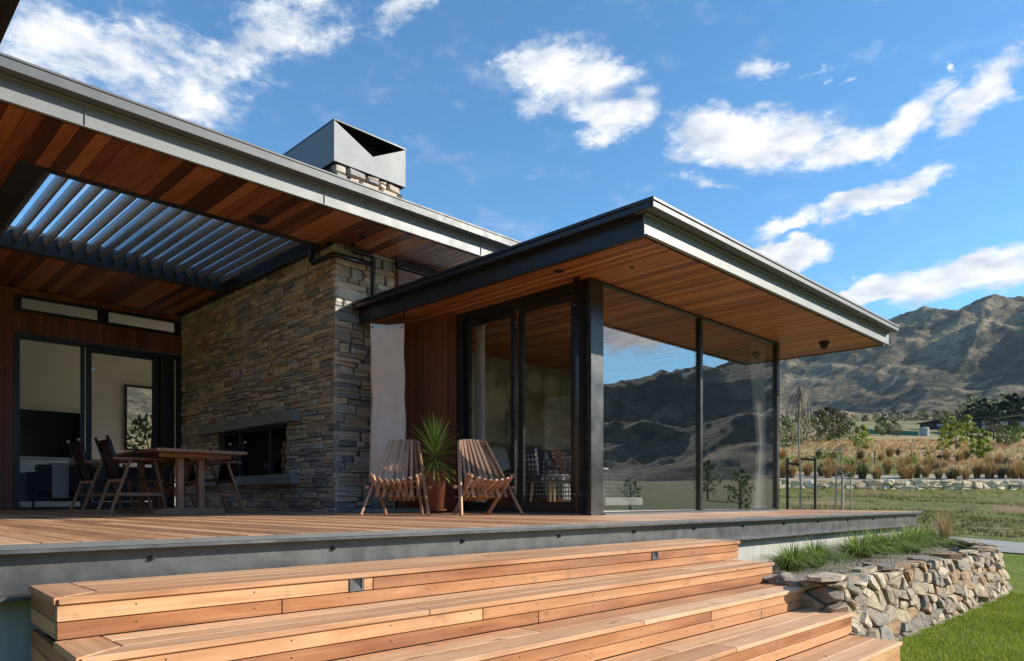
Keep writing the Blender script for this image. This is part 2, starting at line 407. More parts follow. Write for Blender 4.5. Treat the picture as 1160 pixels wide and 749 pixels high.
def leafm(name, c1, c2, c3, transl=.35, rough=.55):
    m, t, b = mat(name)
    r = t.attr('rnd', 'Fac'); c = t.ramp(r, [(0, c1), (.5, c2), (1, c3)])
    t.put(b.inputs['Base Color'], c); b.inputs['Roughness'].default_value = rough; b.inputs['Specular IOR Level'].default_value = .3
    tl = t.node('ShaderNodeBsdfTranslucent'); t.put(tl.inputs[0], c)
    mx = t.node('ShaderNodeMixShader'); mx.inputs[0].default_value = transl; t.put(mx.inputs[1], b.outputs[0]); t.put(mx.inputs[2], tl.outputs[0])
    t.l.new(mx.outputs[0], t.n['Material Output'].inputs[0]); return m
M['yucca'] = leafm('yucca leaf', (.28, .42, .06), (.48, .64, .11), (.68, .80, .26))
M['sedge'] = leafm('green sedge', (.09, .15, .025), (.22, .32, .06), (.44, .50, .17))
M['paddock'] = leafm('paddock grass', (.05, .055, .018), (.15, .15, .045), (.32, .28, .11))
M['drygrass'] = leafm('dry grass', (.30, .20, .09), (.46, .33, .16), (.60, .48, .27))
M['tussock'] = leafm('tan tussock', (.20, .12, .04), (.36, .23, .09), (.52, .36, .16))
M['orange'] = leafm('rusty meadow grass', (.32, .15, .06), (.48, .28, .115), (.60, .44, .20))
M['lawnblade'] = leafm('lawn blades', (.14, .19, .015), (.26, .32, .03), (.42, .46, .08))
M['darkleaf'] = leafm('dark tree leaf', (.012, .025, .010), (.03, .05, .018), (.06, .085, .03), .15)
M['midleaf'] = leafm('mid green leaf', (.045, .08, .015), (.10, .15, .03), (.19, .23, .05), .3)
M['yellowleaf'] = leafm('yellow green leaf', (.16, .20, .03), (.28, .33, .05), (.42, .44, .09), .35)
M['oliveleaf'] = leafm('olive leaf', (.05, .055, .02), (.10, .10, .035), (.20, .15, .07), .2)
M['bark'] = plain('grey bark', (.16, .13, .10), .9, bump=.6)
M['palebark'] = plain('pale bark', (.34, .30, .24), .9, bump=.6)
M['straw'] = leafm('dry strands', (.22, .17, .11), (.32, .26, .18), (.42, .35, .25), .1)
M['gravel'] = None
def gravel():
    m, t, b = mat('bark and gravel mulch')
    p = t.node('ShaderNodeNewGeometry').outputs['Position']
    v = t.node('ShaderNodeTexVoronoi'); v.inputs['Scale'].default_value = 38; t.put(v.inputs[0], p)
    n = t.noise(p, 60, 4, .6)
    c = t.mix(t.mrange(n, .3, .7), (.15, .12, .09), (.36, .31, .24)); c = t.mix(t.mrange(v.outputs[0], .0, .5, .5, 0), c, (.10, .085, .065))
    t.put(b.inputs['Base Color'], c); b.inputs['Roughness'].default_value = .95
    t.put(b.inputs['Normal'], t.bump(v.outputs[0], 1.0, .02)); return m
M['gravel'] = gravel()

# ------------------------------------------------------------------ terrain height
def hash2(ix, iy, s):
    n = (ix.astype(np.int64)*374761393 + iy.astype(np.int64)*668265263 + s*1274126177) & 0xffffffff
    n = ((n ^ (n >> 13))*1274126177) & 0xffffffff
    return ((n ^ (n >> 16)) & 0xffff)/65535.0
def vnoise(x, y, s=0):
    ix = np.floor(x); iy = np.floor(y); fx = x-ix; fy = y-iy
    fx = fx*fx*fx*(fx*(fx*6-15)+10); fy = fy*fy*fy*(fy*(fy*6-15)+10)
    a = hash2(ix, iy, s); b = hash2(ix+1, iy, s); c = hash2(ix, iy+1, s); d = hash2(ix+1, iy+1, s)
    return (a*(1-fx)+b*fx)*(1-fy)+(c*(1-fx)+d*fx)*fy
def fbm(x, y, o=5, s=0, g=.5, ridged=False):
    t = 0; amp = 1; tot = 0
    for i in range(o):
        v = vnoise(x*2**i+i*17.3, y*2**i+i*9.1, s+i)
        if ridged: v = 1-abs(2*v-1)
        t = t+amp*v; tot += amp; amp *= g
    return t/tot
def smooth(a, b, x): t = np.clip((x-a)/(b-a), 0, 1); return t*t*(3-2*t)
UP = [0, 8, 11, 14, 18, 25, 39.3, 40.6, 60, 90, 130, 200, 260, 330, 600]
ZP = [-.9, -.9, -.82, -.64, -.44, -.22, .42, 1.20, 3.4, 7.2, 12.0, 21.5, 28.0, 30, 24]
def height(X, Y):
    X = np.asarray(X, float); Y = np.asarray(Y, float)
    u = (X+Y)/S2; r = np.hypot(X, Y); a = np.degrees(np.arctan2(Y, X))
    wgt = smooth(-14, 3, a)*(1-smooth(75, 110, a))
    u = u-.14*((X-Y)/S2-22)*smooth(20, 34, u)*(1-smooth(60, 100, u))
    zp = np.interp(u, UP, ZP)+np.where(u > 12, (fbm(X*.35, Y*.35, 4, 3)-.5)*.16*smooth(12, 18, u), 0)+(fbm(X*.02, Y*.02, 3, 5)-.5)*3.0*smooth(50, 140, u)*(1-smooth(320, 500, r))
    zb = -.9+np.maximum(r-45, 0)*.026*(1-smooth(900, 1500, r))+(fbm(X*.02, Y*.02, 4, 8)-.5)*2.5*smooth(25, 120, r)
    z = zp*wgt+zb*(1-wgt)
    # ranges
    k = 1/1500.0
    wx = fbm(X*k*.9+5, Y*k*.9, 3, 31)*1.1; wy = fbm(X*k*.9, Y*k*.9+9, 3, 41)*1.1
    rid = fbm(X*k+wx, Y*k+wy, 8, 51, .47, True)
    big = fbm(X/2600+3, Y/2600+7, 3, 61)
    ramp = smooth(900, 2950, r)
    top = 640+90*(big-.5)*2+45*np.sin(np.radians(a*5+30))-smooth(14, 26, a)*30
    top = top*(1-.12*(1-wgt))*(1+(-.22+.40*smooth(-39, -24, a))*smooth(-60, -42, a)*(1-smooth(-22, -12, a)))
    mz = ramp**1.15*top*(.60+.52*rid)+ramp*(1-ramp)*420*(rid-.5)
    spur = fbm(a*.065+wx*1.6+r/2600, r/2200+wy*1.4, 6, 71, .5, True)
    mz = mz+ramp*(1-ramp*.6)*190*(spur-.55)
    gul = fbm(X/560+wx*1.5, Y/560+wy*1.5, 6, 91, .5, True)
    fine = fbm(X/190+wx*2, Y/190+wy*2, 5, 81, .55, True)
    mz = mz+smooth(600, 1500, r)*(95*(gul-.6)+14*(fine-.6))
    mz = np.maximum(mz, 0)*smooth(800, 1100, r)
    return z+mz
def gz(x, y): return float(height(np.array([x]), np.array([y]))[0])

azs = np.unique(np.concatenate([np.arange(-48, 34, .11), np.arange(34, 312, 1.5)])); azs = np.append(azs, 312.0)
rs = np.concatenate([[0.3], np.arange(1, 6, 1.0), np.arange(6, 60, .55), 60*np.exp(np.linspace(0, math.log(520/60.), 60))[1:], np.linspace(530, 3600, 210), [4200, 5200, 6500, 9000, 14000]])
A, R = np.meshgrid(np.radians(azs), rs, indexing='ij')
TX = R*np.cos(A); TY = R*np.sin(A); TZ = height(TX, TY)
TZ = np.where(R > 3600, TZ*np.clip(1-(R-3600)/2500, 0, 1), TZ)
verts = np.stack([TX, TY, TZ], -1).reshape(-1, 3)
na, nr = A.shape
idx = np.arange(na*nr).reshape(na, nr)
fq = np.stack([idx[:-1, :-1], idx[:-1, 1:], idx[1:, 1:], idx[1:, :-1]], -1).reshape(-1, 4)
me = bpy.data.meshes.new('terrain'); me.vertices.add(len(verts)); me.vertices.foreach_set('co', verts.ravel())
me.loops.add(len(fq)*4); me.loops.foreach_set('vertex_index', fq[:, ::-1].ravel().copy())
me.polygons.add(len(fq)); me.polygons.foreach_set('loop_start', np.arange(0, len(fq)*4, 4)); me.polygons.foreach_set('loop_total', np.full(len(fq), 4))
me.update(); me.validate(); me.polygons.foreach_set('use_smooth', [True]*len(me.polygons))
U_ = (TX+TY)/S2; U_ = U_-.14*((TX-TY)/S2-22)*smooth(20, 34, U_)*(1-smooth(60, 100, U_)); Aa = np.degrees(A); Aa = np.where(Aa > 180, Aa-360, Aa)
hillw = smooth(-14, 3, Aa)*(1-smooth(75, 110, Aa))
def setattr_(me, n, v): a = me.attributes.new(n, 'FLOAT', 'POINT'); a.data.foreach_set('value', v.astype(np.float32).ravel())
setattr_(me, 'mount', smooth(450, 700, R)*hillw+smooth(850, 1150, R)*(1-hillw)); setattr_(me, 'meadow', smooth(40.2, 41.5, U_)*hillw)
setattr_(me, 'rough', np.maximum(smooth(12, 16, U_)*hillw, smooth(25, 60, R)*(1-hillw))); setattr_(me, 'farf', smooth(95, 125, U_)*hillw)
gnd = bpy.data.objects.new('terrain', me); COL.objects.link(gnd); tag(gnd, kind='structure')
def terr_mat():
    m, t, b = mat('terrain')
    p = t.node('ShaderNodeNewGeometry').outputs['Position']
    # lawn
    n1 = t.noise(p, 1.1, 4); n2 = t.noise(p, 28, 4)
    lawn = t.mix(t.mrange(n1, .35, .65), (.12, .16, .018), (.20, .24, .035)); lawn = t.mix(t.mrange(n2, .3, .7, 0, .5), lawn, (.06, .10, .015))
    # rough paddock
    a1 = t.noise(t.scale(p, (1, 1, 1)), .55, 6, .65); a2 = t.noise(p, 3.2, 5, .7); a3 = t.noise(p, .28, 3, .6)
    rg = t.mix(t.mrange(a2, .35, .62), (.045, .055, .015), (.23, .21, .075)); rg = t.mix(t.mrange(a1, .45, .62, 0, .6), rg, (.13, .16, .035))
    rg = t.mix(t.mrange(a3, .55, .68, 0, .75), rg, (.34, .20, .12))
    # meadow
    b1 = t.noise(p, .16, 6, .65); b2 = t.noise(p, 1.6, 5, .7)
    md = t.ramp(b1, [(.32, (.22, .20, .08)), (.46, (.40, .31, .15)), (.54, (.46, .26, .13)), (.64, (.46, .38, .20)), (.75, (.26, .26, .10))])
    md = t.mix(t.mrange(b2, .5, .7, 0, .5), md, (.20, .14, .06))
    ff = t.mix(t.mrange(t.noise(p, .05, 4), .35, .65), (.20, .19, .085), (.29, .25, .13))
    # mountain
    c1 = t.noise(p, .0045, 9, .62, .3); c2 = t.noise(p, .022, 7, .68); c3 = t.noise(p, .0016, 5, .55); c4 = t.noise(p, .06, 9, .75)
    nrm = t.node('ShaderNodeNewGeometry').outputs['Normal']; sn = t.node('ShaderNodeSeparateXYZ'); t.put(sn.inputs[0], nrm)
    mt = t.ramp(c1, [(.3, (.075, .07, .042)), (.42, (.16, .135, .08)), (.5, (.28, .22, .13)), (.6, (.42, .33, .20)), (.72, (.27, .23, .135))])
    sc = t.math('ADD', t.math('MULTIPLY', c2, .65), t.math('MULTIPLY', c3, .35))
    mt = t.mix(t.mrange(sc, .49, .56, 0, .85), mt, (.05, .056, .034))
    mt = t.mix(t.mrange(c4, .52, .60, 0, .7), mt, (.06, .06, .035))
    mt = t.mix(t.mrange(c4, .40, .32, 0, .45), mt, (.34, .29, .19))
    rock = t.mrange(sn.outputs[2], .80, .62, 0, .6); mt = t.mix(rock, mt, (.13, .12, .10))
    c = t.mix(t.attr('rough', 'Fac'), lawn, rg); c = t.mix(t.attr('meadow', 'Fac'), c, md)
    c = t.mix(t.attr('farf', 'Fac'), c, ff); c = t.mix(t.attr('mount', 'Fac'), c, mt)
    t.put(b.inputs['Base Color'], c); b.inputs['Roughness'].default_value = .95; b.inputs['Specular IOR Level'].default_value = .1
    h1 = t.bump(a2, .6, .12); h2 = t.bump(t.math('ADD', c2, t.math('MULTIPLY', c4, .4)), 1.0, 28)
    mxn = t.node('ShaderNodeMix', data_type='VECTOR'); t.put(mxn.inputs[0], t.attr('mount', 'Fac')); t.put(mxn.inputs[4], h1); t.put(mxn.inputs[5], h2)
    t.put(b.inputs['Normal'], mxn.outputs[1])
    return m
me.materials.append(terr_mat())

def G(px, u):        # plan position at photograph column px and depth u along the view
    v = (px-HX)/F*u
    return (u+v)/S2, (u-v)/S2

# driveway following the ground
def strip(name, pts, wid, m, lift=.02, kind='structure'):
    vs = []; fs = []
    P = [Vector(p) for p in pts]; dense = []
    for i in range(len(P)-1):
        for k in range(12): dense.append(P[i].lerp(P[i+1], k/12))
    dense.append(P[-1])
    for i, p in enumerate(dense):
        d = (dense[min(i+1, len(dense)-1)]-dense[max(0, i-1)]).normalized(); n = Vector((-d.y, d.x))
        for j in range(-2, 3):
            q = p+n*(wid*j/4); vs.append((q.x, q.y, max(gz(q.x, q.y), gz(p.x, p.y)-.05)+lift))
    for i in range(len(dense)-1):
        for j in range(4): a = i*5+j; fs.append((a, a+1, a+6, a+5))
    mb = MB(); mb.add(vs, fs); o = mb.build(name, m, smooth=True); return tag(o, kind=kind)
M['path'] = plain('pale concrete path', (.30, .285, .255), .85, var=.1, scale=2)
strip('driveway', [(17.8, 12.0), (17.2, 8.0), (16.2, 5.0), (15.6, 3.0), (15.8, 0.0), (17.0, -4.0), (20, -9)], 2.0, M['path'])

# ------------------------------------------------------------------ HOUSE
house = thing('house', 'low flat roofed house of schist stone, cedar and glass behind the timber deck', 'house', (6.2, 8.6, 0))

# --- stone generators
def coursed(mb, Pf, W, H, z0=0, rows=(.022, .095), lens=(.10, .5), holes=(), gap=.0035, proud=(.010, .040), nx=4, ny=3, rmax=1.):
    z = z0
    while z < H-.02:
        rh = random.uniform(*rows)
        if z+rh > H-.03: rh = H-z
        s = -random.uniform(0, .1)
        while s < W:
            L = random.uniform(*lens)
            cells = [(s, s+L, z, z+rh)]
            if rh > .09 and random.random() < .38:
                k = random.uniform(.35, .65); cells = [(s, s+L*random.uniform(.85, 1), z, z+rh*k), (s, s+L, z+rh*k, z+rh)]
            for (a, b_, c, d) in cells:
                a = max(a, 0); b2 = min(b_, W)
                if b2-a < .03: continue
                cx, cz = (a+b2)/2, (c+d)/2
                segs = [(a, b2)]
                for (h0, h1, h2, h3) in holes:
                    if cz > h2 and cz < h3:
                        ns = []
                        for (p, q) in segs:
                            if q <= h0 or p >= h1: ns.append((p, q))
                            else:
                                if p < h0-.03: ns.append((p, h0))
                                if q > h1+.03: ns.append((h1, q))
                        segs = ns
                for (p, q) in segs:
                    pr = random.uniform(*proud); tl = random.uniform(-.4, .4)*pr; j = min(.022, (d-c)*.30)
                    cn = [(p+gap+random.uniform(0, j), c+gap*.6+random.uniform(-j, j)*.6), (q-gap-random.uniform(0, j), c+gap*.6+random.uniform(-j, j)*.6),
                          (q-gap-random.uniform(0, j), d-gap*.6+random.uniform(-j, j)*.6), (p+gap+random.uniform(0, j), d-gap*.6+random.uniform(-j, j)*.6)]
                    vs = []; g = []
                    for iy in range(ny+1):
                        for ix in range(nx+1):
                            fx = ix/nx; fy = iy/ny
                            fx2 = {0: 0, nx: 1}.get(ix, .06+(.88)*(ix-1)/(nx-2) if nx > 2 else .5)
                            fy2 = {0: 0, ny: 1}.get(iy, .12+(.76)*(iy-1)/(ny-2) if ny > 2 else .5)
                            S = (cn[0][0]*(1-fx2)+cn[1][0]*fx2)*(1-fy2)+(cn[3][0]*(1-fx2)+cn[2][0]*fx2)*fy2
                            Z = (cn[0][1]*(1-fx2)+cn[1][1]*fx2)*(1-fy2)+(cn[3][1]*(1-fx2)+cn[2][1]*fx2)*fy2
                            edge = ix in (0, nx) or iy in (0, ny)
                            n = pr*(.45 if edge else 1)+tl*(fx-.5)*2+(0 if edge else random.uniform(-.004, .004))
                            vs.append(Pf(S, Z, n)); g.append((S, n, Z))
                    k = (nx+1)
                    fs = [(iy*k+ix, iy*k+ix+1, (iy+1)*k+ix+1, (iy+1)*k+ix) for iy in range(ny) for ix in range(nx)]
                    ring = [ix for ix in range(nx+1)]+[iy*k+nx for iy in range(1, ny+1)]+[ny*k+ix for ix in range(nx-1, -1, -1)]+[iy*k for iy in range(ny-1, 0, -1)]
                    base = len(vs)
                    for ri in ring:
                        S, n, Z = g[ri]; vs.append(Pf(S, Z, -.03)); g.append((S, -.03, Z))
                    for i in range(len(ring)):
                        i2 = (i+1) % len(ring); fs.append((ring[i2], ring[i], base+i, base+i2))
                    mb.add(vs, fs, g, random.random()*rmax)
            s += L
        z += rh

def clip(poly, n, c):
    out = []
    for i in range(len(poly)):
        a = poly[i]; b = poly[(i+1) % len(poly)]
        da = a[0]*n[0]+a[1]*n[1]-c; db = b[0]*n[0]+b[1]*n[1]-c
        if da <= 0: out.append(a)
        if (da < 0 < db) or (db < 0 < da):
            t = da/(da-db); out.append((a[0]+(b[0]-a[0])*t, a[1]+(b[1]-a[1])*t))
    return out
def rubble(mb, Pf, W, H, cell=.16, asp=1.3, proud=(.03, .09), topj=.05, back=-.08):
    pts = []; y = 0; row = 0
    while y < H+cell:
        x = -cell
        ch = cell/asp
        while x < W+cell:
            if random.random() < .84: pts.append((x+random.uniform(-.42, .42)*cell, (y+random.uniform(-.42, .42)*ch)*asp))
            x += cell
        y += ch; row += 1
    for i, p in enumerate(pts):
        q = [(0, 0), (W, 0), (W, H*asp), (0, H*asp)]
        for k, o in enumerate(pts):
            if k == i: continue
            dx, dy = o[0]-p[0], o[1]-p[1]
            if dx*dx+dy*dy > (cell*3.4)**2: continue
            q = clip(q, (dx, dy), (o[0]**2+o[1]**2-p[0]**2-p[1]**2)/2)
            if len(q) < 3: break
        if len(q) < 3: continue
        q = [(a, b/asp) for a, b in q]
        cx = sum(a for a, b in q)/len(q); cy = sum(b for a, b in q)/len(q)
        ar = abs(sum(q[j][0]*q[(j+1) % len(q)][1]-q[(j+1) % len(q)][0]*q[j][1] for j in range(len(q))))/2
        if ar < cell*cell*.05: continue
        pr = random.uniform(*proud); tx, ty = random.uniform(-.25, .25), random.uniform(-.25, .25)
        jt = random.uniform(-topj, topj) if cy > H-cell*.7 else 0
        rings = []
        for (sc, hh) in ((.97, back), (.97, pr*.35), (.84, pr*.88), (.45, pr)):
            rr = []
            for (a, b_) in q:
                aa = cx+(a-cx)*sc; bb = cy+(b_-cy)*sc+(jt if b_ > H-.01 else 0)
                n = hh if hh < 0 else hh+((aa-cx)*tx+(bb-cy)*ty)+random.uniform(-.01, .01)*(cell/.16)*(.6 if hh > 0 else 0)
                rr.append((aa, bb, n))
            rings.append(rr)
        vs = []; g = []
        for rr in rings:
            for (a, b_, n) in rr: vs.append(Pf(a, b_, n)); g.append((a, n, b_))
        m_ = len(q); fs = []
        for k in range(3):
            for j in range(m_): fs.append((k*m_+j, k*m_+(j+1) % m_, (k+1)*m_+(j+1) % m_, (k+1)*m_+j))
        fs.append(tuple(3*m_+j for j in range(m_)))
        mb.add(vs, fs, g)

# --- schist chimney wall: X 5.167..6.16, Y 8.55..14.06
SXF, SYF, SXR = 5.167, 8.55, 6.16
chim = MB()
# core built round the firebox opening (Y 9.96..12.40, z .546..1.31)
for b_ in ((SXF+.03, SXR-.03, SYF+.03, 9.96, 0, 4.73), (SXF+.03, SXR-.03, 12.40, 14.30, 0, 3.85), (SXF+.03, SXR-.03, 9.96, 12.40, 0, .44),
           (SXF+.03, SXR-.03, 9.96, 12.40, 1.36, 3.85), (SXR-.4, SXR-.031, 9.96, 12.40, .44, 1.36)):
    chim.box(*b_)
chimney = chim.build('chimney_wall', M['mortar'], house)
st = MB()
coursed(st, lambda s, z, n: (SXF+.03-n, SYF+s, z), 5.51, 3.64, holes=[(9.96-SYF, 12.40-SYF, .50, 1.33)])
coursed(st, lambda s, z, n: (SXF+s-.01, SYF+.03-n, z), SXR-SXF+.02, 3.66, rows=(.05, .15), lens=(.14, .6))
coursed(st, lambda s, z, n: (SXF+s-.01, SYF+.03-n, z), SXR-SXF+.10, 4.73, z0=3.9, rows=(.05, .14), lens=(.12, .4), gap=.006, proud=(.04,.085), rmax=.64)
coursed(st, lambda s, z, n: (SXF+.03-n, SYF+s, z), 2.1, 4.73, z0=3.9, rows=(.06, .15), lens=(.15, .4), gap=.008, rmax=.64)
st.build('stone_facing', M['schist'], chimney)
one('mantel_shelf', M['concrete'], chimney, 5.04, 5.21, 9.51, 12.94, 1.31, 1.475, bevel=.006)
one('hearth_shelf', M['concrete'], chimney, 5.04, 5.60, 9.55, 12.94, .40, .548, bevel=.006)
fb = MB(); fb.box(5.30, 5.76, 9.965, 10.00, .55, 1.305); fb.box(5.30, 5.76, 12.36, 12.395, .55, 1.305); fb.box(5.70, 5.75, 10.0, 12.36, .55, 1.305); fb.box(5.25, 5.70, 10.0, 12.36, 1.27, 1.305)
fb.build('firebox', M['brick_soot'], chimney)
ff = MB()
for y in (11.56, 10.50): ff.box(5.19, 5.25, y-.03, y+.03, .55, 1.305)
ff.box(5.19, 5.23, 9.97, 12.39, 1.262, 1.300); ff.build('firebox_frame', M['dark'], chimney, bevel=.003)
# cowl
cw = MB(); x0, x1, y0, y1, zb, zt = SXF-.05, 6.30, SYF-.05, 10.75, 4.735, 5.30
pl = [(x0, zb), (x1, zb), (x1, zt-.02), (5.735, 4.99), (x0, zt-.02)]
for (yy, th) in ((y0, .012), (y1, .012)):
    vs = [(p[0], yy, p[1]) for p in pl]+[(p[0], yy+th, p[1]) for p in pl]; n = len(pl)
    cw.add(vs, [tuple(range(n)), tuple(range(2*n-1, n-1, -1))]+[(i, n+i, n+(i+1) % n, (i+1) % n) for i in range(n)])
cw.box(x0, x0+.012, y0+.0125, y1-.0005, zb, zt-.02); cw.box(x1-.012, x1, y0+.0125, y1-.0005, zb, zt-.02)
cw.build('chimney_cowl', M['cowl'], chimney)
one('cowl_lid', M['black'], chimney, x0-.004, x1+.004, y0-.004, y1+.004, zt-.018, zt)
one('cowl_lining', M['brick_soot'], chimney, x0+.05, x1-.05, y0+.25, y0+.28, zb+.01, zt-.022)
one('chimney_flashing', M['dark'], chimney, SXF-.02, SXR+.06, SYF-.02, 10.65, 4.715, 4.738)

# --- channel fascias: C section open outwards
def channel_x(mb, x0, x1, y, z0, z1, fl=.08, t=.014):       # web at y+fl, flanges towards -Y
    mb.box(x0, x1, y+fl, y+fl+.012, z0+t, z1-t); mb.box(x0, x1, y, y+fl+.012, z0, z0+t); mb.box(x0, x1, y, y+fl+.012, z1-t, z1)
def channel_y(mb, y0, y1, x, z0, z1, fl=.08, t=.014):       # web at x+fl, flanges towards -X
    mb.box(x+fl, x+fl+.012, y0, y1, z0+t, z1-t); mb.box(x, x+fl+.012, y0, y1, z0, z0+t); mb.box(x, x+fl+.012, y0, y1, z1-t, z1)

# --- main roof
ZS = 3.65; RY = 7.5; RX0, RX1 = -6.0, 11.0
LX0, LX1, LY0, LY1 = 1.86, 5.07, 8.87, 11.86
mr = MB()
for b_ in ((RX0, RX1, RY+.1, LY0-.1, ZS+.03, 3.93), (RX0, LX0-.1, LY0-.1, LY1+.1, ZS+.03, 3.93), (LX1+.08, RX1, LY0-.1, LY1+.1, ZS+.03, 3.93), (RX0, RX1, LY1+.1, 19.5, ZS+.03, 3.93)):
    mr.box(*b_)
mroof = mr.build('main_roof', M['dark'], house)
fm = MB(); channel_x(fm, RX0, RX1, RY, ZS-.015, 3.86, .03, .010); fm.build('fascia_beam', M['fascia'], mroof, bevel=.002)
fm = MB(); fm.box(RX0, RX1, RY-.10, RY+.12, 3.865, 3.905); fm.box(RX0, RX1, RY-.12, RY-.105, 3.86, 3.95); fm.box(RX0, RX1, RY-.13, RY+.12, 3.952, 3.975)
fm.build('gutter', M['flash'], mroof, bevel=.003)
for xj in (1.9, 4.4, 6.9): one('joint_cover', M['fascia'], mroof, xj, xj+.006, RY+.018, RY+.0295, ZS, 3.848)
fm = MB(); fm.box(1.05, 1.10, 2.5, RY-.15, ZS-.01, 3.86); fm.box(-4, 1.05, 2.5, RY-.15, ZS+.02, 3.86)
fm.build('side_eave', M['dark'], mroof)
def soffit(mb, rects, pitch, th=.018, jit=True, wj=0):
    for (xa, xb, ya, yb, z) in rects:
        x = xa
        while x < xb-.01:
            p = pitch*(1+random.uniform(-wj, wj)); x2 = min(x+p, xb)
            y = ya
            while y < yb-.01:
                y2 = yb if not jit else min(yb, y+random.uniform(2.2, 4.5))
                if yb-y2 < .5: y2 = yb
                mb.box(x+.003, x2-.003, y+.0015, y2-.0015, z, z+th, 1); y = y2
            x = x2
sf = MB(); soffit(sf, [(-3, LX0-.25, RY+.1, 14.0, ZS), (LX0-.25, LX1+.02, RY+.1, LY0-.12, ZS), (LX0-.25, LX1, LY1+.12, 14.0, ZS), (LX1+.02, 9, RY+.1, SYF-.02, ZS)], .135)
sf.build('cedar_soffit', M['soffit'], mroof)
lf = MB(); lf.box(LX0-.25, LX1+.06, LY0-.12, LY0, ZS-.008, 3.95); lf.box(LX0-.25, LX1+.06, LY1, LY1+.12, ZS-.008, 3.95); lf.box(LX0-.25, LX0, LY0, LY1, ZS-.008, 3.95); lf.box(LX1, LX1+.06, LY0, LY1, ZS-.008, 3.95)
louv = lf.build('louvre_roof', M['dark'], house, bevel=.004)
lb = MB(); n_l = 18; pit = (LX1-LX0)/n_l
c_, s_ = math.cos(math.radians(94)), math.sin(math.radians(94))
cx = LX0+pit*.5; prof = []
hw = .078
top = [(-hw, .0), (-hw*.5, .012), (0, .018), (hw*.5, .012), (hw, .0)]; bot = [(hw, -.028), (hw*.82, -.030), (hw*.80, -.012), (-hw*.80, -.012), (-hw*.82, -.030), (-hw, -.028)]
pf = [(a*c_-b*s_, a*s_+b*c_) for a, b in top+bot]
n = len(pf)
lb.add([(p[0], LY0+.02, p[1]) for p in pf]+[(p[0], LY1-.02, p[1]) for p in pf], [tuple(range(n-1, -1, -1)), tuple(range(n, 2*n))]+[(i, (i+1) % n, n+(i+1) % n, n+i) for i in range(n)])
b0 = lb.build('louvre_blade', M['louvre'], louv, local=True)
for i in range(n_l):
    o = b0 if i == 0 else dup(b0, parent=louv)
    o.location = (LX0+pit*(i+.5), 0, 3.84)
for lp in [o for o in COL.objects if o.name.startswith('louvre_blade')]: pass
for i in range(n_l): one('pivot_bracket', M['black'], louv, LX0+pit*(i+.5)-.012, LX0+pit*(i+.5)+.012, LY1-.03, LY1-.001, 3.70, 3.80)

def disc(name, m, par, x, y, z, r, h=.02):
    mb = MB(); mb.lathe([(r*.8, 0), (r, -h*.3), (r, h)], (x, y, z), 20); return mb.build(name, m, par)
disc('downlight', M['black'], mroof, 4.06, 8.48, ZS-.012, .115); disc('downlight', M['black'], mroof, 5.30, 8.09, ZS-.010, .05)

# --- back wall of the covered terrace, plane Y=14.06
YB = 14.06
bw = MB(); z1, zc0, zc1 = 2.90, 3.30, 3.53
def vclad(mb, xa, xb, za, zb, y0, y1, pitch=.11):
    x = xa
    while x < xb-.005:
        x2 = min(xb, x+pitch); mb.box(x+.002, x2-.002, y0, y1, za, zb, 2); x = x2
vclad(bw, -3, 2.52, 0, ZS, YB, YB+.03); vclad(bw, 2.52, SXF, z1+.02, zc0-.03, YB, YB+.03); vclad(bw, 2.52, SXF, zc1+.03, ZS, YB, YB+.03)
wall = bw.build('terrace_wall', M['clad'], house)
one('wall_core', M['black'], wall, -3, 2.50, YB+.031, YB+.16, 0, ZS)
one('wall_core', M['black'], wall, 2.50, 6.2, YB+.031, YB+.16, z1+.03, zc0-.04)
def frame_xz(mb, x0, x1, z0, z1, y0, y1, w=.06, wb=None):
    wb = wb or w
    mb.box(x0, x0+w, y0, y1, z0, z1); mb.box(x1-w, x1, y0, y1, z0, z1); mb.box(x0+w, x1-w, y0+.001, y1-.001, z1-w, z1); mb.box(x0+w, x1-w, y0+.001, y1-.001, z0, z0+wb)
cf = MB()
for (xa_, xb2_) in ((2.52, 2.599), (3.781, 3.899), (5.081, 5.16)): cf.box(xa_, xb2_, YB, YB+.06, zc0-.03, zc1+.03)
for (xa_, xb2_) in ((2.60, 3.78), (3.90, 5.08)): cf.box(xa_, xb2_, YB+.001, YB+.059, zc0-.03, zc0-.001); cf.box(xa_, xb2_, YB+.001, YB+.059, zc1+.001, zc1+.03)
cf.build('window_surround', M['black'], wall)
for (a, b_) in ((2.60, 3.78), (3.90, 5.08)):
    f = MB(); frame_xz(f, a, b_, zc0, zc1, YB-.01, YB+.05, .025); wn = f.build('clerestory_window', M['black'], house)
    one('pane', M['glass'], wn, a+.025, b_-.025, YB+.02, YB+.03, zc0+.025, zc1-.025)
f = MB(); f.box(2.52, 2.60, YB-.03, YB+.10, 0, z1); f.box(2.60, 5.16, YB-.03, YB+.10, z1-.07, z1); f.box(2.60, 5.16, YB-.03, YB+.10, 0, .05); f.box(4.83, 4.93, YB-.03, YB+.1, .05, z1-.07); f.box(5.10, 5.16, YB-.03, YB+.1, .05, z1-.07)
sd1 = f.build('sliding_door', M['dark'], house, bevel=.004)
f = MB(); frame_xz(f, 3.57, 4.76, .05, z1-.07, YB-.015, YB+.03, .085); f.build('door_leaf', M['dark'], sd1, bevel=.004)
one('pane', M['glass'], sd1, 3.655, 4.675, YB, YB+.010, .135, z1-.155)
one('pane', M['glass'], sd1, 4.93, 5.10, YB+.04, YB+.05, .05, z1-.07)
one('door_leaf', M['dark'], sd1, 3.50, 3.56, YB+.035, YB+.08, .05, z1-.07)

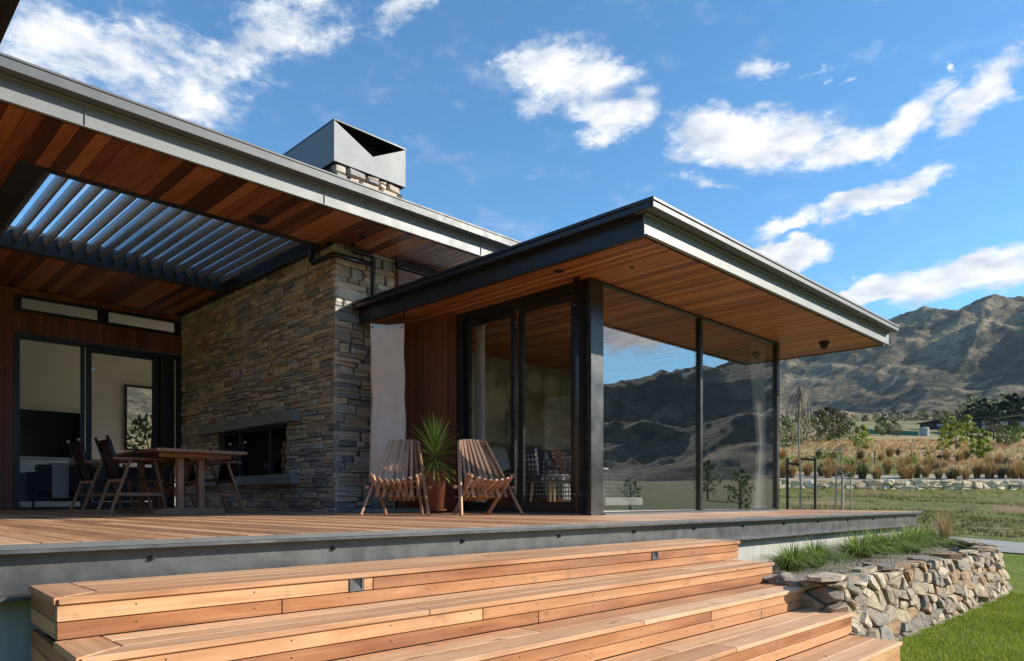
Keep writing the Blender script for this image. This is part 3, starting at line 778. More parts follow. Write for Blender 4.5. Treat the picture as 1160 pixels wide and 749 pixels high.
# --- living room behind it
rm = MB(); rm.box(1.2, 5.20, 17.5, 17.6, 0, 3.6); rm.box(5.90, 8.5, 17.5, 17.6, 0, 3.6); rm.box(5.20, 5.90, 17.5, 17.6, 0, 1.28); rm.box(5.20, 5.90, 17.5, 17.6, 2.75, 3.6)
rm.box(1.1, 1.2, 14.25, 14.5, 0, 3.6); rm.box(1.1, 1.2, 14.5, 17.6, 2.9, 3.6); rm.box(8.5, 8.6, 14.25, 14.5, 0, 3.6); rm.box(8.5, 8.6, 14.5, 17.6, 2.9, 3.6); rm.box(1.2, 8.5, 14.25, 17.5, 3.6, 3.64)  # unseen side walls, left open under the lintel to let extra daylight in
rm.build('room_wall', M['wallpaint'], house)
one('room_floor', M['floor_in'], house, 1.1, 8.6, 14.23, 17.6, -.2, -.005)
f = MB(); frame_xz(f, 5.20, 5.90, 1.28, 2.75, 17.42, 17.52, .04); bwn = f.build('window', M['black'], house); one('pane', M['glass'], bwn, 5.24, 5.86, 17.46, 17.47, 1.32, 2.71)

m_ = MB(); vs_ = []
for j in range(2):
    for i in range(30): vs_.append((4.74+.42*i/29, 14.34+.03*math.sin(i*1.4), .02+2.85*j))
m_.add(vs_, [(i, i+1, 31+i, 30+i) for i in range(29)]); tag(m_.build('darkening_sheet', M['sofa'], smooth=True), 'added dark sheet darkening the right side of the living room door', 'curtain')  # added sheet, no real curtain: turns the gap beside the pane dark

# --- wall between stone and pavilion above roof, plane Y=8.6
wl = MB(); wl.box(SXR, 9.5, 8.62, 8.70, 2.7, ZS-.02); upw = wl.build('upper_wall', M['clad'], house)
one('beam', M['dark'], upw, SXR, 9.5, 8.50, 8.61, ZS-.10, ZS-.002)
one('highlight_window', M['glass_r'], house, SXR+.06, 9.4, 8.56, 8.575, 2.95, ZS-.12)

# --- pavilion
PX, PY = 6.164, 4.938; PXE = 10.83; PYB = 8.9
FX, FY, FXE, FYE = 5.506, 3.757, 12.2, 8.547
ZP0 = 2.615; ZPT = 2.80
pr = MB(); pr.box(FX+.1, FXE-.02, FY+.1, 8.50, ZP0+.03, ZPT+.06); pr.box(SXR+.02, FXE-.02, 8.50, 9.6, ZP0+.03, ZPT+.06)
proof = pr.build('pavilion_roof', M['dark'], house)
f = MB(); channel_x(f, FX, FXE, FY, 2.60, ZPT, .03, .010); f.build('front_fascia', M['fascia'], proof, bevel=.002)
f = MB(); channel_y(f, FY+.0305, FYE, FX, 2.599, ZPT-.001, .03, .010); f.box(FX, FX+.031, FY+.0005, FY+.03, 2.5985, 2.6095); f.box(FX+.0285, FX+.0415, FY+.029, FY+.0435, 2.611, ZPT-.011); f.build('side_fascia', M['dark'], proof, bevel=.002)
f = MB(); f.box(FX-.06, FXE+.0, FY-.10, FY+.12, ZPT+.008, ZPT+.04); f.box(FX-.075, FXE, FY-.115, FY-.1005, ZPT+.004, ZPT+.055); f.box(FX-.085, FXE, FY-.125, FY+.12, ZPT+.062, ZPT+.09)
f.build('front_gutter', M['flash'], proof, bevel=.003)
f = MB(); f.box(FX-.061, FX+.12, FY+.1205, FYE, ZPT+.008, ZPT+.04); f.box(FX-.0765, FX-.0615, FY-.09, FYE, ZPT+.003, ZPT+.056); f.box(FX-.0865, FX+.12, FY+.1205, FYE, ZPT+.062, ZPT+.09); f.box(FX-.0895, FX-.0855, FY-.122, FYE, ZPT+.061, ZPT+.091)
f.build('side_gutter', M['dark'], proof, bevel=.003)
f = MB(); f.box(FXE-.09, FXE-.01, FY+.09, 9.6, 2.605, ZPT+.05); f.build('end_fascia', M['dark'], proof)
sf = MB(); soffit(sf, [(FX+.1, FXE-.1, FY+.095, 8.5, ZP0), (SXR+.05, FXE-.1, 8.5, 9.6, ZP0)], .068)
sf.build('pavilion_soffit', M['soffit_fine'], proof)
disc('downlight', M['black'], proof, *[(lambda D, t: (D*(1+t)/S2, D*(1-t)/S2))(811*2.43/258, (633.5-580)/811)][0], ZP0-.006, .05)
disc('downlight', M['black'], proof, *[(lambda D, t: (D*(1+t)/S2, D*(1-t)/S2))(811*2.43/262, (716-580)/811)][0], ZP0-.004, .018)
# cladding panel + column + doors (plane X=PX)
cl = MB(); y = 7.21
while y < 8.5: cl.box(PX, PX+.03, y+.002, min(y+.062, 8.53)-.002, .02, ZP0, 2); y += .062
cl.build('cedar_panel', M['clad'], house)
one('panel_core', M['black'], house, PX+.031, PX+.14, 7.21, 8.62, 0, ZP0+.01)
one('corner_column', M['column'], house, PX, 6.375, PY, 5.06, 0, ZP0, bevel=.004)
one('end_column', M['column'], house, 10.75, 10.84, PY, PY+.09, 0, ZP0, bevel=.003)
def frame_yz(mb, y0, y1, z0, z1, x0, x1, w=.06, wb=None):
    wb = wb or w
    mb.box(x0, x1, y0, y0+w, z0, z1); mb.box(x0, x1, y1-w, y1, z0, z1); mb.box(x0+.001, x1-.001, y0+w, y1-w, z1-w, z1); mb.box(x0+.001, x1-.001, y0+w, y1-w, z0, z0+wb)
f = MB(); frame_yz(f, 5.061, 7.20, .0, ZP0, PX+.005, PX+.13, .10, .06); pdoor = f.build('glazed_door', M['black'], house, bevel=.003)
f = MB(); frame_yz(f, 6.19, 7.09, .062, ZP0-.11, PX+.07, PX+.11, .075); f.build('door_leaf', M['black'], pdoor, bevel=.003)
f = MB(); frame_yz(f, 5.165, 6.08, .062, ZP0-.11, PX+.02, PX+.06, .085); f.build('door_leaf', M['black'], pdoor, bevel=.003)
one('door_sill', M['flash'], pdoor, PX-.10, PX+.004, 5.07, 7.2, .001, .022)
one('pane', M['glass'], pdoor, PX+.085, PX+.095, 6.265, 7.015, .137, ZP0-.185); one('pane', M['glass'], pdoor, PX+.035, PX+.045, 5.25, 5.995, .147, ZP0-.195)
one('pane', M['glass'], pdoor, PX+.062, PX+.068, 6.085, 6.185, .062, ZP0-.11)
f = MB(); f.tube([(PX-.05, 6.21, .95), (PX-.05, 6.21, 1.25)], .012, 8); f.beam((PX-.05, 6.21, 1.0), (PX+.07, 6.21, 1.0), .012, .012); f.beam((PX-.05, 6.21, 1.2), (PX+.07, 6.21, 1.2), .012, .012); f.build('door_handle', M['dark'], pdoor)
f = MB(); f.tube([(PX-.085, 5.075, .03), (PX-.085, 5.075, ZP0)], .036, 14); dp = f.build('downpipe', M['dark'], house, smooth=True)
for z in (.22, 2.3): one('pipe_bracket', M['flash'], dp, PX-.13, PX, 5.065, 5.085, z, z+.02)
# right glazing (plane Y=PY)
f = MB(); f.box(6.376, 10.75, PY+.01, PY+.07, 0, .035); f.box(6.376, 10.75, PY+.01, PY+.07, ZP0-.035, ZP0); f.box(6.376, 6.40, PY+.011, PY+.069, .035, ZP0-.035); f.box(8.47, 8.53, PY+.0, PY+.08, .035, ZP0-.035)
win = f.build('picture_window', M['column'], house, bevel=.002)
one('pane', M['glass_r'], win, 6.40, 8.47, PY+.035, PY+.047, .035, ZP0-.035); one('pane', M['glass_r'], win, 8.53, 10.75, PY+.035, PY+.047, .035, ZP0-.035)
one('sill_trim', M['flash'], win, 6.376, 10.75, PY-.03, PY+.009, .001, .016)
# bedroom shell
one('bedroom_wall', M['wallpaper'], house, PX+.14, PXE+.1, PYB, PYB+.12, 0, ZP0)
one('bedroom_side_wall', M['shadewall'], house, PXE-.03, PXE+.1, PY+.1, PYB, 0, ZP0)
one('bedroom_floor', M['carpet'], house, PX+.14, PXE+.1, PY+.08, PYB, -.2, .012)

# --- main roof downpipes on the stone
f = MB(); Yp = SYF-.13
f.tube([(5.35, Yp, ZS), (5.35, Yp, 3.60), (5.38, Yp, 3.565), (5.64, Yp, 3.565), (5.68, Yp, 3.53), (5.68, Yp, 2.86)], .036, 12)
f.build('downpipe', M['black'], house, smooth=True)
f = MB(); f.tube([(5.06, 9.0, ZS), (5.06, 9.0, 3.49), (5.06, 8.96, 3.44), (5.06, Yp+.05, 3.44), (5.10, Yp, 3.44), (5.66, Yp, 3.44)], .036, 12); f.build('downpipe', M['black'], house, smooth=True)

# ------------------------------------------------------------------ DECK
deck = thing('timber_deck', 'timber deck with a grey steel channel edge running in front of the whole house', 'deck', (5.5, 3.4, 0))
DY = 3.33; DXE = 12.28; DX0 = -3.0
mb = MB(); x = DX0
while x < DXE-.02:
    x2 = min(x+.142, DXE-.02); yl = YB-.02 if x < 5.16 else (8.52 if x < 6.15 else (PY-.0 if x < 10.84 else 9.0))
    if x < 6.164 < x2: yl = PY
    y = DY+.02
    while y < yl-.01:
        y2 = min(yl, y+random.uniform(2.4, 4.8))
        if yl-y2 < .6: y2 = yl
        mb.box(x+.003, x2-.003, y+.002, y2-.002, -.022, 0, 1); y = y2
    x = x2
mb.build('deck_boards', M['deck'], deck, bevel=.002)
one('deck_substructure', M['mortar'], deck, DX0, DXE-.05, DY+.11, YB, -.20, -.03)
f = MB(); f.box(DX0, DXE, DY, DY+.10, -.040, -.0235); f.box(DX0, DXE+.0, DY, DY+.10, -.222, -.207); f.box(DX0, DXE-.004, DY+.075, DY+.10, -.207, -.040); 
f.build('edge_beam', M['steel'], deck, bevel=.002)
one('edge_trim', M['flash'], deck, DX0, DXE, DY, DY+.019, -.0225, -.0015)
f = MB(); f.box(DXE-.10, DXE-.002, DY+.101, 9.0, -.222, -.024); f.build('end_beam', M['steel'], deck)
bx = MB(); bx.lathe([(.013, 0), (.013, .012), (.006, .013), (.006, .022)], (0, 0, 0), 6)
b0 = None
xb = 1.124-.92
while xb < 12.2:
    if b0 is None: b0 = bx.build('bolt', M['bolt'], deck, local=True); o = b0
    else: o = dup(b0, parent=deck)
    o.location = Vector((xb, DY+.076, -.088))-WO[deck.name]; o.rotation_euler = (math.pi/2, 0, 0); xb += .92
fw = MB(); fw.box(DX0, DXE-.03, DY+.12, DY+.30, -1.0, -.2225); fw.box(DXE-.25, DXE-.04, DY+.30, 9.0, -1.0, -.2225)
fnd = fw.build('concrete_foundation', M['boardform'], None); tag(fnd, 'pale board marked concrete wall standing under the steel edge of the deck', 'foundation wall')

# ------------------------------------------------------------------ STEPS
steps = thing('timber_steps', 'wide flight of oiled timber steps leading down from the deck edge', 'steps', (3.0, 2.4, -.9))
fronts = [2.83, 2.485, 2.155, 1.83, 1.51, 1.19]; zt_ = [-.164, -.311, -.458, -.605, -.752, -.899]; rx_ = [5.46, 5.34, 5.24, 5.15, 5.10, 5.05]; lx_ = [.632, .615, .60, .585, .57, .555]
NOS = .012
def SX(y): return .656-.05*(3.33-y)       # the left end of the flight runs slightly askew
def slant(mb, y0, y1, off, w, z0, z1, rnd=None):
    v = [(SX(y0)+off, y0), (SX(y0)+off+w, y0), (SX(y1)+off+w, y1), (SX(y1)+off, y1)]
    vs = [(a, b, z0) for a, b in v]+[(a, b, z1) for a, b in v]
    mb.add(vs, [(3, 2, 1, 0), (4, 5, 6, 7), (0, 1, 5, 4), (1, 2, 6, 5), (2, 3, 7, 6), (3, 0, 4, 7)], [(q[1], q[0], q[2]) for q in vs], rnd)
for i in range(5):
    yb = 3.33-.004 if i == 0 else fronts[i-1]; yf = fronts[i]; z = zt_[i]; xr = rx_[i]; xl = SX(fronts[i])
    # tread: boards along X, mitred border board at the left
    bw_ = .14; tr = MB()
    nb = max(2, round((yb-yf)/.135)); wb_ = (yb-yf+NOS)/nb
    for k in range(nb):
        ya = yf-NOS+k*wb_; y2 = ya+wb_-.004
        xs = xl+bw_ if k else xl+.002
        cuts = [xs]+sorted(random.uniform(xl+1, xr-.6) for _ in range(1))+[xr]
        for c0, c1 in zip(cuts[:-1], cuts[1:]):
            if k == 0 and c0 == cuts[0]:
                r = random.random()
                vs = [(xl, ya, z-.024), (c1-.002, ya, z-.024), (c1-.002, y2, z-.024), (xl+.15, y2, z-.024)]; vs += [(a, b_, z) for a, b_, _ in vs]
                tr.add(vs, [(3, 2, 1, 0), (4, 5, 6, 7), (0, 1, 5, 4), (1, 2, 6, 5), (2, 3, 7, 6), (3, 0, 4, 7)], None, r)
            else:
                tr.box(c0+(.012 if c0 == xs else 0), c1-.002, ya, y2, z-.024, z, 0)
    # border board
    vs = [(xl-.012, yf-NOS+.005, z-.024), (xl+.146, yf-NOS+wb_-.001, z-.024), (xl+.148, yb-.004, z-.024), (SX(yb)-.012, yb-.004, z-.024)]; vs += [(a, b_, z+.0005) for a, b_, _ in vs]
    tr.add(vs, [(3, 2, 1, 0), (4, 5, 6, 7), (0, 1, 5, 4), (1, 2, 6, 5), (2, 3, 7, 6), (3, 0, 4, 7)], [(v[1], v[0], v[2]) for v in vs], .15)
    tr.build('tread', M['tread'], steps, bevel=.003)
    ri = MB(); h = z-.024-zt_[i+1]+.0; zh = z-.024-h*.5
    for (za, zb_) in ((zh+.002, z-.026), (z-.024-h+.002, zh-.002)):
        cuts = [xl-.003]+sorted(random.uniform(xl+.8, xr-.5) for _ in range(1))+[xr-.012]
        for c0, c1 in zip(cuts[:-1], cuts[1:]): ri.box(c0+.002, c1-.002, yf, yf+.02, za, zb_, 0)
        slant(ri, yf+.021, 3.325, -.004, .022, za, zb_); ri.box(xr-.032, xr-.012, yf+.021, 3.325, za, zb_, 1)
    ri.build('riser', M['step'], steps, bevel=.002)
# screw heads as dark dots on the risers
sc = MB()
for i in range(5):
    x = lx_[i]+.25
    while x < rx_[i]-.1:
        for dz in (-.045, -.11):
            sc.tube([(x, fronts[i]+.001, zt_[i]+dz), (x, fronts[i]-.0012, zt_[i]+dz)], .0032, 6)
        x += .45
tag(sc.build('screw_heads', M['bolt'], steps), kind='stuff')
one('step_core', M['mortar'], steps, .70, 5.3, 2.86, 3.32, -.95, -.20)
for (x, ) in ((1.82,), (4.24,)):
    f = MB(); z = -.209; yy = 2.83; r_ = .038
    f.box(x-r_, x-r_+.012, yy-.006, yy-.001, z-r_, z+r_); f.box(x+r_-.012, x+r_, yy-.006, yy-.001, z-r_, z+r_); f.box(x-r_+.0121, x+r_-.0121, yy-.006, yy-.001, z+r_-.014, z+r_); f.box(x-r_+.0121, x+r_-.0121, yy-.006, yy-.001, z-r_, z-r_+.01)
    f.box(x-r_+.0121, x+r_-.0121, yy-.0009, yy-.0003, z-r_+.01, z+r_-.014)
    sl = f.build('step_light', M['steel'], steps)
    f = MB(); f.add([(x-.024, yy-.0015, z+.022), (x+.024, yy-.0015, z+.022), (x+.024, yy-.003, z-.02)], [(0, 1, 2)]); f.build('recess_shade', M['black'], sl)  # flat black triangle painted as the shade inside the fitting

# ------------------------------------------------------------------ retaining wall + bed
wpath = [Vector(p) for p in ((5.26, 2.60), (5.19, 2.2), (5.10, 1.95), (9.6, 1.93), (10.5, 2.05), (11.2, 2.45), (11.75, 3.1), (12.0, 3.40))]
cum = [0]
for a, b_ in zip(wpath[:-1], wpath[1:]): cum.append(cum[-1]+(b_-a).length)
WL = cum[-1]; WH = .52
def wpt(s):
    s = max(0, min(WL-1e-4, s))
    for i in range(len(cum)-1):
        if s <= cum[i+1]:
            d = (wpath[i+1]-wpath[i]).normalized(); p = wpath[i]+d*(s-cum[i])
            dn = d
            if i+1 < len(wpath)-1:
                d2 = (wpath[i+2]-wpath[i+1]).normalized(); k = max(0, 1-(cum[i+1]-s)/.25); dn = (d*(1-k*.5)+d2*k*.5).normalized()
            return p, Vector((dn.y, -dn.x))
def WP(s, h, n):
    p, nn = wpt(s); q = p+nn*(n+.13*(1-h/WH)); return (q.x, q.y, -.92+h)
rw = MB(); rubble(rw, WP, WL, WH, .175, 2.1, (.02, .07), .03)
retw = rw.build('retaining_wall', M['rubble'])
tag(retw, 'low rubble stone retaining wall along the lawn beside the timber steps', 'stone wall')
cp = MB(); s = .55
while s < WL-.4:
    L = random.uniform(.22, .5)
    if random.random() < .8:
        p, nn = wpt(s+L/2); d = Vector((-nn.y, nn.x)); z0 = -.92+WH+random.uniform(-.03, .01); th = random.uniform(.02, .04); w0 = random.uniform(.12, .26)
        k = 7; ring = []
        for j in range(k):
            a = 2*math.pi*j/k+random.uniform(-.25, .25); q = p-nn*.08+d*math.cos(a)*L*.5*random.uniform(.85, 1.1)+nn*math.sin(a)*w0*.6
            ring.append(q)
        vs = [(q.x, q.y, z0) for q in ring]+[(q.x*.97+p.x*.03, q.y*.97+p.y*.03, z0+th+random.uniform(-.01, .012)) for q in ring]
        cp.add(vs, [tuple(range(k-1, -1, -1)), tuple(range(k, 2*k))]+[(j, (j+1) % k, k+(j+1) % k, k+j) for j in range(k)])
    s += L*1.05
cp.build('cap_stones', M['rubble'], retw)
bed = MB()
poly = [(p.x, p.y+.02) for p in wpath]
inner = [(wpt(s)[0].x+wpt(s)[1].x*.02, wpt(s)[0].y+wpt(s)[1].y*.02) for s in np.linspace(0, WL, 60)]
nv = []; fs = []; NR = 12
for i, (x, y) in enumerate(inner):
    xe = max(5.3, 5.12+(12.2-5.12)*i/59)
    for j in range(NR):
        t_ = j/(NR-1); X_ = x+(xe-x)*t_; Y_ = y+(3.46-y)*t_
        nv.append((X_, Y_, -.47+.04*math.sin(X_*2.1+Y_)+.02*mnoise.noise((X_*3, Y_*3, 0))-.01))
for i in range(59):
    for j in range(NR-1): a = i*NR+j; fs.append((a, a+NR, a+NR+1, a+1))
bed.add(nv, fs); bo = bed.build('planting_bed', M['gravel'], smooth=True); tag(bo, kind='structure')
one('wall_backing', M['mortar2'], retw, 5.12, 9.7, 1.96, 2.1, -1.0, -.5)
M['soil'] = plain('dry soil edging', (.30, .25, .19), .95, var=.35, scale=9, bump=.6)
sv = []; sfc = []
for i in range(50):
    p, nn = wpt(WL*i/49*.98)
    for k_, d_ in enumerate((.05, .12, .19+.04*math.sin(i*.7)*math.sin(i*2.3))): q = p+nn*d_; sv.append((q.x, q.y, gz(q.x, q.y)+(.02 if k_ < 2 else .004)))
for i in range(49):
    for k_ in range(2): a_ = i*3+k_; sfc.append((a_, a_+3, a_+4, a_+1))
mb = MB(); mb.add(sv, sfc); tag(mb.build('soil_edging', M['soil'], smooth=True), kind='structure')
# loose chips on the bed
ch = MB()
for i in range(900):
    x = random.uniform(5.3, 11.3); y = random.uniform(2.05, 3.4); z = -.465+.04*math.sin(x*2.1+y); r_ = random.uniform(.008, .025)
    k = [Vector((random.uniform(-1, 1)*r_, random.uniform(-1, 1)*r_, random.uniform(0, .8)*r_))+Vector((x, y, z)) for _ in range(5)]
    ch.add(k, [(0, 1, 2), (0, 2, 3), (0, 3, 4), (1, 2, 4), (2, 3, 4), (0, 1, 4)])
tag(ch.build('mulch_chips', M['rubble']), 'loose stone chips scattered over the planting bed', 'stone chips', kind='stuff')

# ------------------------------------------------------------------ plants
def blades(mb, c, n, h, spread, wd, seg=4, droop=.6, base=.05, hj=.35):
    cx, cy, cz = c
    for i in range(n):
        a = random.uniform(0, 2*math.pi); L = h*random.uniform(1-hj, 1+hj*.4); out = spread*random.uniform(.1, 1); b0 = base*random.random()
        dx, dy = math.cos(a), math.sin(a); px_, py_ = -dy, dx; vs = []
        for k in range(seg+1):
            t = k/seg; rr = b0+out*t**1.6; zz = L*(t-droop*out/spread*t**2.6*.75)
            w_ = wd*(1-t**1.5)*.5+.0004; tw = a+random.uniform(-.1, .1)
            vs += [(cx+dx*rr-px_*w_, cy+dy*rr-py_*w_, cz+zz), (cx+dx*rr+px_*w_, cy+dy*rr+py_*w_, cz+zz)]
        mb.add(vs, [(2*k, 2*k+1, 2*k+3, 2*k+2) for k in range(seg)])
clump_labels = ['green sedge clump in the planting bed touching the right end of the steps', 'second sedge clump from the steps, low against the concrete',
  'bushy green sedge clump third from the steps in the stone edged bed', 'large green sedge clump fourth from the steps below the deck edge', 'green sedge clump fifth from the steps below the deck edge',
  'green sedge clump sixth from the steps, next to the deck corner', 'small green sedge clump at the far end of the bed beside the dry grass']
protos = []
for k in range(3):
    mb = MB(); blades(mb, (0, 0, 0), 520, .40, .50, .011, 7, 1.25, .10); protos.append(mb)
cl_pos = [(6.5, 2.85, .74), (7.3, 2.95, .72), (8.15, 2.85, .9), (8.95, 2.9, .95), (9.65, 2.85, .85), (10.3, 2.9, .98), (11.1, 2.95, .85)]
pl_first = []
for i, (x, y, s_) in enumerate(cl_pos):
    if i < 3:
        o = protos[i].build('sedge_clump', M['sedge']); pl_first.append(o)
        tag(o, clump_labels[i], 'grass clump', 'sedge clumps in the planting bed')
    else: o = dup(pl_first[i % 3], label=clump_labels[i])
    o.location = (x, y, -.49); o.rotation_euler = (0, 0, i*1.3); o.scale = (s_*1.3, s_*1.3, s_*1.08)
mb = MB(); blades(mb, (0, 0, 0), 220, .55, .2, .006, 5, .4, .05); o = mb.build('dry_grass_plant', M['drygrass']); o.location = (11.0, 2.72, -.48)
tag(o, 'straw coloured grass plant at the far end of the planting bed', 'grass clump')
# lawn blades
lb = MB(); N = 52000
X = np.concatenate([rng.uniform(4.9, 9.8, N)]); Y = rng.uniform(-.3, 1.85, N)
keep = (Y < 1.76) & ((X-Y)/(X+Y) > .50)
X = X[keep]; Y = Y[keep]
n = len(X); a = rng.uniform(0, 2*np.pi, n); h = rng.uniform(.018, .042, n); wv = rng.uniform(.0018, .0034, n); ln = rng.uniform(-.015, .015, (n, 2))
z0 = height(X, Y)
V = np.zeros((n, 3, 3)); V[:, 0] = np.stack([X-np.cos(a)*wv, Y-np.sin(a)*wv, z0], -1); V[:, 1] = np.stack([X+np.cos(a)*wv, Y+np.sin(a)*wv, z0], -1); V[:, 2] = np.stack([X+ln[:, 0], Y+ln[:, 1], z0+h], -1)
def quick(name, V, m, rnd):
    n = len(V); k = V.shape[1]; me = bpy.data.meshes.new(name); me.vertices.add(n*k); me.vertices.foreach_set('co', V.astype(np.float32).ravel())
    me.loops.add(n*k); me.loops.foreach_set('vertex_index', np.arange(n*k)); me.polygons.add(n)
    me.polygons.foreach_set('loop_start', np.arange(0, n*k, k)); me.polygons.foreach_set('loop_total', np.full(n, k)); me.update()
    at = me.attributes.new('rnd', 'FLOAT', 'POINT'); at.data.foreach_set('value', np.repeat(rnd, k).astype(np.float32)); me.materials.append(m)
    o = bpy.data.objects.new(name, me); COL.objects.link(o); return o
rn = np.clip(rng.rand(n)*.7+(fbm(X*1.3, Y*1.3, 3, 90)-.5)*1.0+.15, 0, 1)
tag(quick('lawn_grass', V, M['lawnblade'], rn), 'short mown bright green lawn at the foot of the retaining wall', 'grass', kind='stuff')

# paddock + meadow tufts (stuff)
def tufts(name, pts, hgt, wid, per, m, label, rf=None):
    P = np.repeat(pts, per, 0); n = len(P); a = rng.uniform(0, 2*np.pi, n); hh = np.repeat(hgt, per)*rng.uniform(.5, 1.1, n); ww = np.repeat(wid, per)*rng.uniform(.6, 1.2, n)
    sp = np.repeat(hgt, per)*.35; ox = rng.uniform(-1, 1, n)*sp*.7; oy = rng.uniform(-1, 1, n)*sp*.7; lx = ox+rng.uniform(-1, 1, n)*sp; ly = oy+rng.uniform(-1, 1, n)*sp
    V = np.zeros((n, 3, 3)); V[:, 0] = np.stack([P[:, 0]+ox-np.cos(a)*ww, P[:, 1]+oy-np.sin(a)*ww, P[:, 2]-.03], -1); V[:, 1] = np.stack([P[:, 0]+ox+np.cos(a)*ww, P[:, 1]+oy+np.sin(a)*ww, P[:, 2]-.03], -1); V[:, 2] = np.stack([P[:, 0]+lx, P[:, 1]+ly, P[:, 2]+hh], -1)
    r = np.clip(np.repeat(rng.rand(len(pts)) if rf is None else rf, per)*.7+rng.rand(n)*.3, 0, 1)
    return tag(quick(name, V, m, r), label, 'grass', kind='stuff')
def scatter(n, u0, u1, p0=800, p1=1300, bias=1.5):
    u = u0+(u1-u0)*rng.rand(n)**bias; px = rng.uniform(p0, p1, n); v = (px-HX)/F*u
    X = (u+v)/S2; Y = (u-v)/S2; return np.stack([X, Y, height(X, Y)], -1), u
P, u = scatter(9000, 13, 37.5, 840, 1300, 1.0); k = fbm(P[:, 0]*.4, P[:, 1]*.4, 3, 17) > .5
dr = (np.abs(P[:, 0]-16.3) > 1.6) & (P[:, 0] > 12.6) | (P[:, 0] > 19)
tufts('paddock_grass', P[k & dr], rng.uniform(.05, .14, (k & dr).sum()), rng.uniform(.006, .016, (k & dr).sum()), 7, M['paddock'], 'rough green and brown grass on the slope below the dry stone wall')
P, u = scatter(5200, 48, 95, 840, 1260, 1.3); c = fbm(P[:, 0]*.08, P[:, 1]*.08, 3, 27)
k = (c > .50) & ((P[:, 0]-P[:, 1])/(P[:, 0]+P[:, 1]) > (.40 - .10*(u < 70) + .16*(u < 62))); tufts('rust_meadow_grass', P[k], rng.uniform(.18, .5, k.sum()), rng.uniform(.02, .045, k.sum()), 10, M['orange'], 'tall rust coloured meadow grass on the slope above the dry stone wall')
Pg, ug = scatter(2600, 47, 66, 840, 1040, 1.1)
tufts('pale_green_grass', Pg, rng.uniform(.15, .35, len(Pg)), rng.uniform(.02, .04, len(Pg)), 8, M['sedge'], 'pale green grass on the lower left part of the meadow')
k = c <= .53; tufts('dry_meadow_grass', P[k], rng.uniform(.12, .42, k.sum()), rng.uniform(.02, .045, k.sum()), 8, M['drygrass'], 'pale dry grass on the slope above the dry stone wall')

# far dry stone wall at u=40
def FW(s, h, n):
    v = 9+s; u = 40.0+.14*(v-22)-n+.06*h; X_ = (u+v)/S2; Y_ = (u-v)/S2
    return (X_, Y_, FZ+h+.10*math.sin(s*.5)*.6)
FZ = .36
fwm = MB(); random.seed(5); rubble(fwm, FW, 25, .86, .60, 2.3, (.06, .16), .10, -.35)
fwo = fwm.build('dry_stone_wall', M['pale_rubble']); tag(fwo, 'long pale dry stone wall crossing the slope behind the young trees', 'stone wall')
mb = MB(); vs = [FW(s, h, n) for (s, h, n) in ((0, -.3, -.02), (25, -.3, -.02), (25, .70, -.02), (0, .70, -.02), (0, -.3, -.5), (25, -.3, -.5), (25, .70, -.5), (0, .70, -.5))]
mb.add(vs, [(0, 1, 2, 3), (7, 6, 5, 4), (0, 3, 7, 4), (1, 5, 6, 2), (3, 2, 6, 7), (0, 4, 5, 1)]); mb.build('wall_core', M['mortar2'], fwo)
# gravel bed behind it
vs = []; fs = []
for i in range(60):
    for j in range(6):
        s = i*.45; v = 8.5+s*1.0; u = 40.3+.14*(v-22)+j*.95; X_ = (u+v)/S2; Y_ = (u-v)/S2; vs.append((X_, Y_, gz(X_, Y_)+.04))
for i in range(59):
    for j in range(5): a_ = i*6+j; fs.append((a_, a_+6, a_+7, a_+1))
M['gravel2'] = plain('grey bed gravel', (.30, .255, .19), .95, var=.35, scale=4)
mb = MB(); mb.add(vs, fs); tag(mb.build('gravel_bed', M['gravel2'], smooth=True), kind='structure')
# tussocks
tp = []
for k in range(4):
    mb = MB(); blades(mb, (0, 0, 0), 330, .75, .42, .022, 4, .55, .12); o = mb.build('tussock', M['tussock'] if k != 3 else M['oliveleaf']); tp.append(o)
    tag(o, 'round tan tussock in the row behind the dry stone wall', 'tussock', 'tussocks planted in a row behind the dry stone wall')
rows = []
for px in (885, 897, 915, 930, 938, 945, 960, 976, 994, 1022, 1030, 1038, 1050, 1064, 1077, 1080, 1093, 1105, 1120, 1136, 1146, 1151, 1158): rows.append((px+random.uniform(-2, 2), random.uniform(41.4, 43.2), random.uniform(1.1, 1.7)))
for px in range(890, 1160, 22): rows.append((px+random.uniform(-9, 9), random.uniform(43.8, 46.5), random.uniform(1.0, 1.5)))
for px in range(892, 1162, 11): rows.append((px+random.uniform(-8, 8), random.uniform(48, 70), random.uniform(.9, 1.8)))
for i, (px, u, s_) in enumerate(rows):
    src = tp[i % 4]; o = src if i < 4 else dup(src)
    u = (u-3.08)/(1-.14*(px-HX)/F)+.35 if u < 47 else u; x, y = G(px, u); o.location = (x, y, gz(x, y)-.02); o.rotation_euler = (0, 0, random.uniform(0, 6)); o.scale = (s_, s_, s_*random.uniform(.85, 1.15))
    hi_ = u > 47.5; kind_ = 'olive green' if i % 4 == 3 else 'round tan'
    o['label'] = kind_+(' tussock higher up the meadow bank above the wall row' if hi_ else ' tussock in the row behind the dry stone wall')
    o['group'] = kind_+(' tussocks on the meadow bank' if hi_ else ' tussocks behind the dry stone wall')

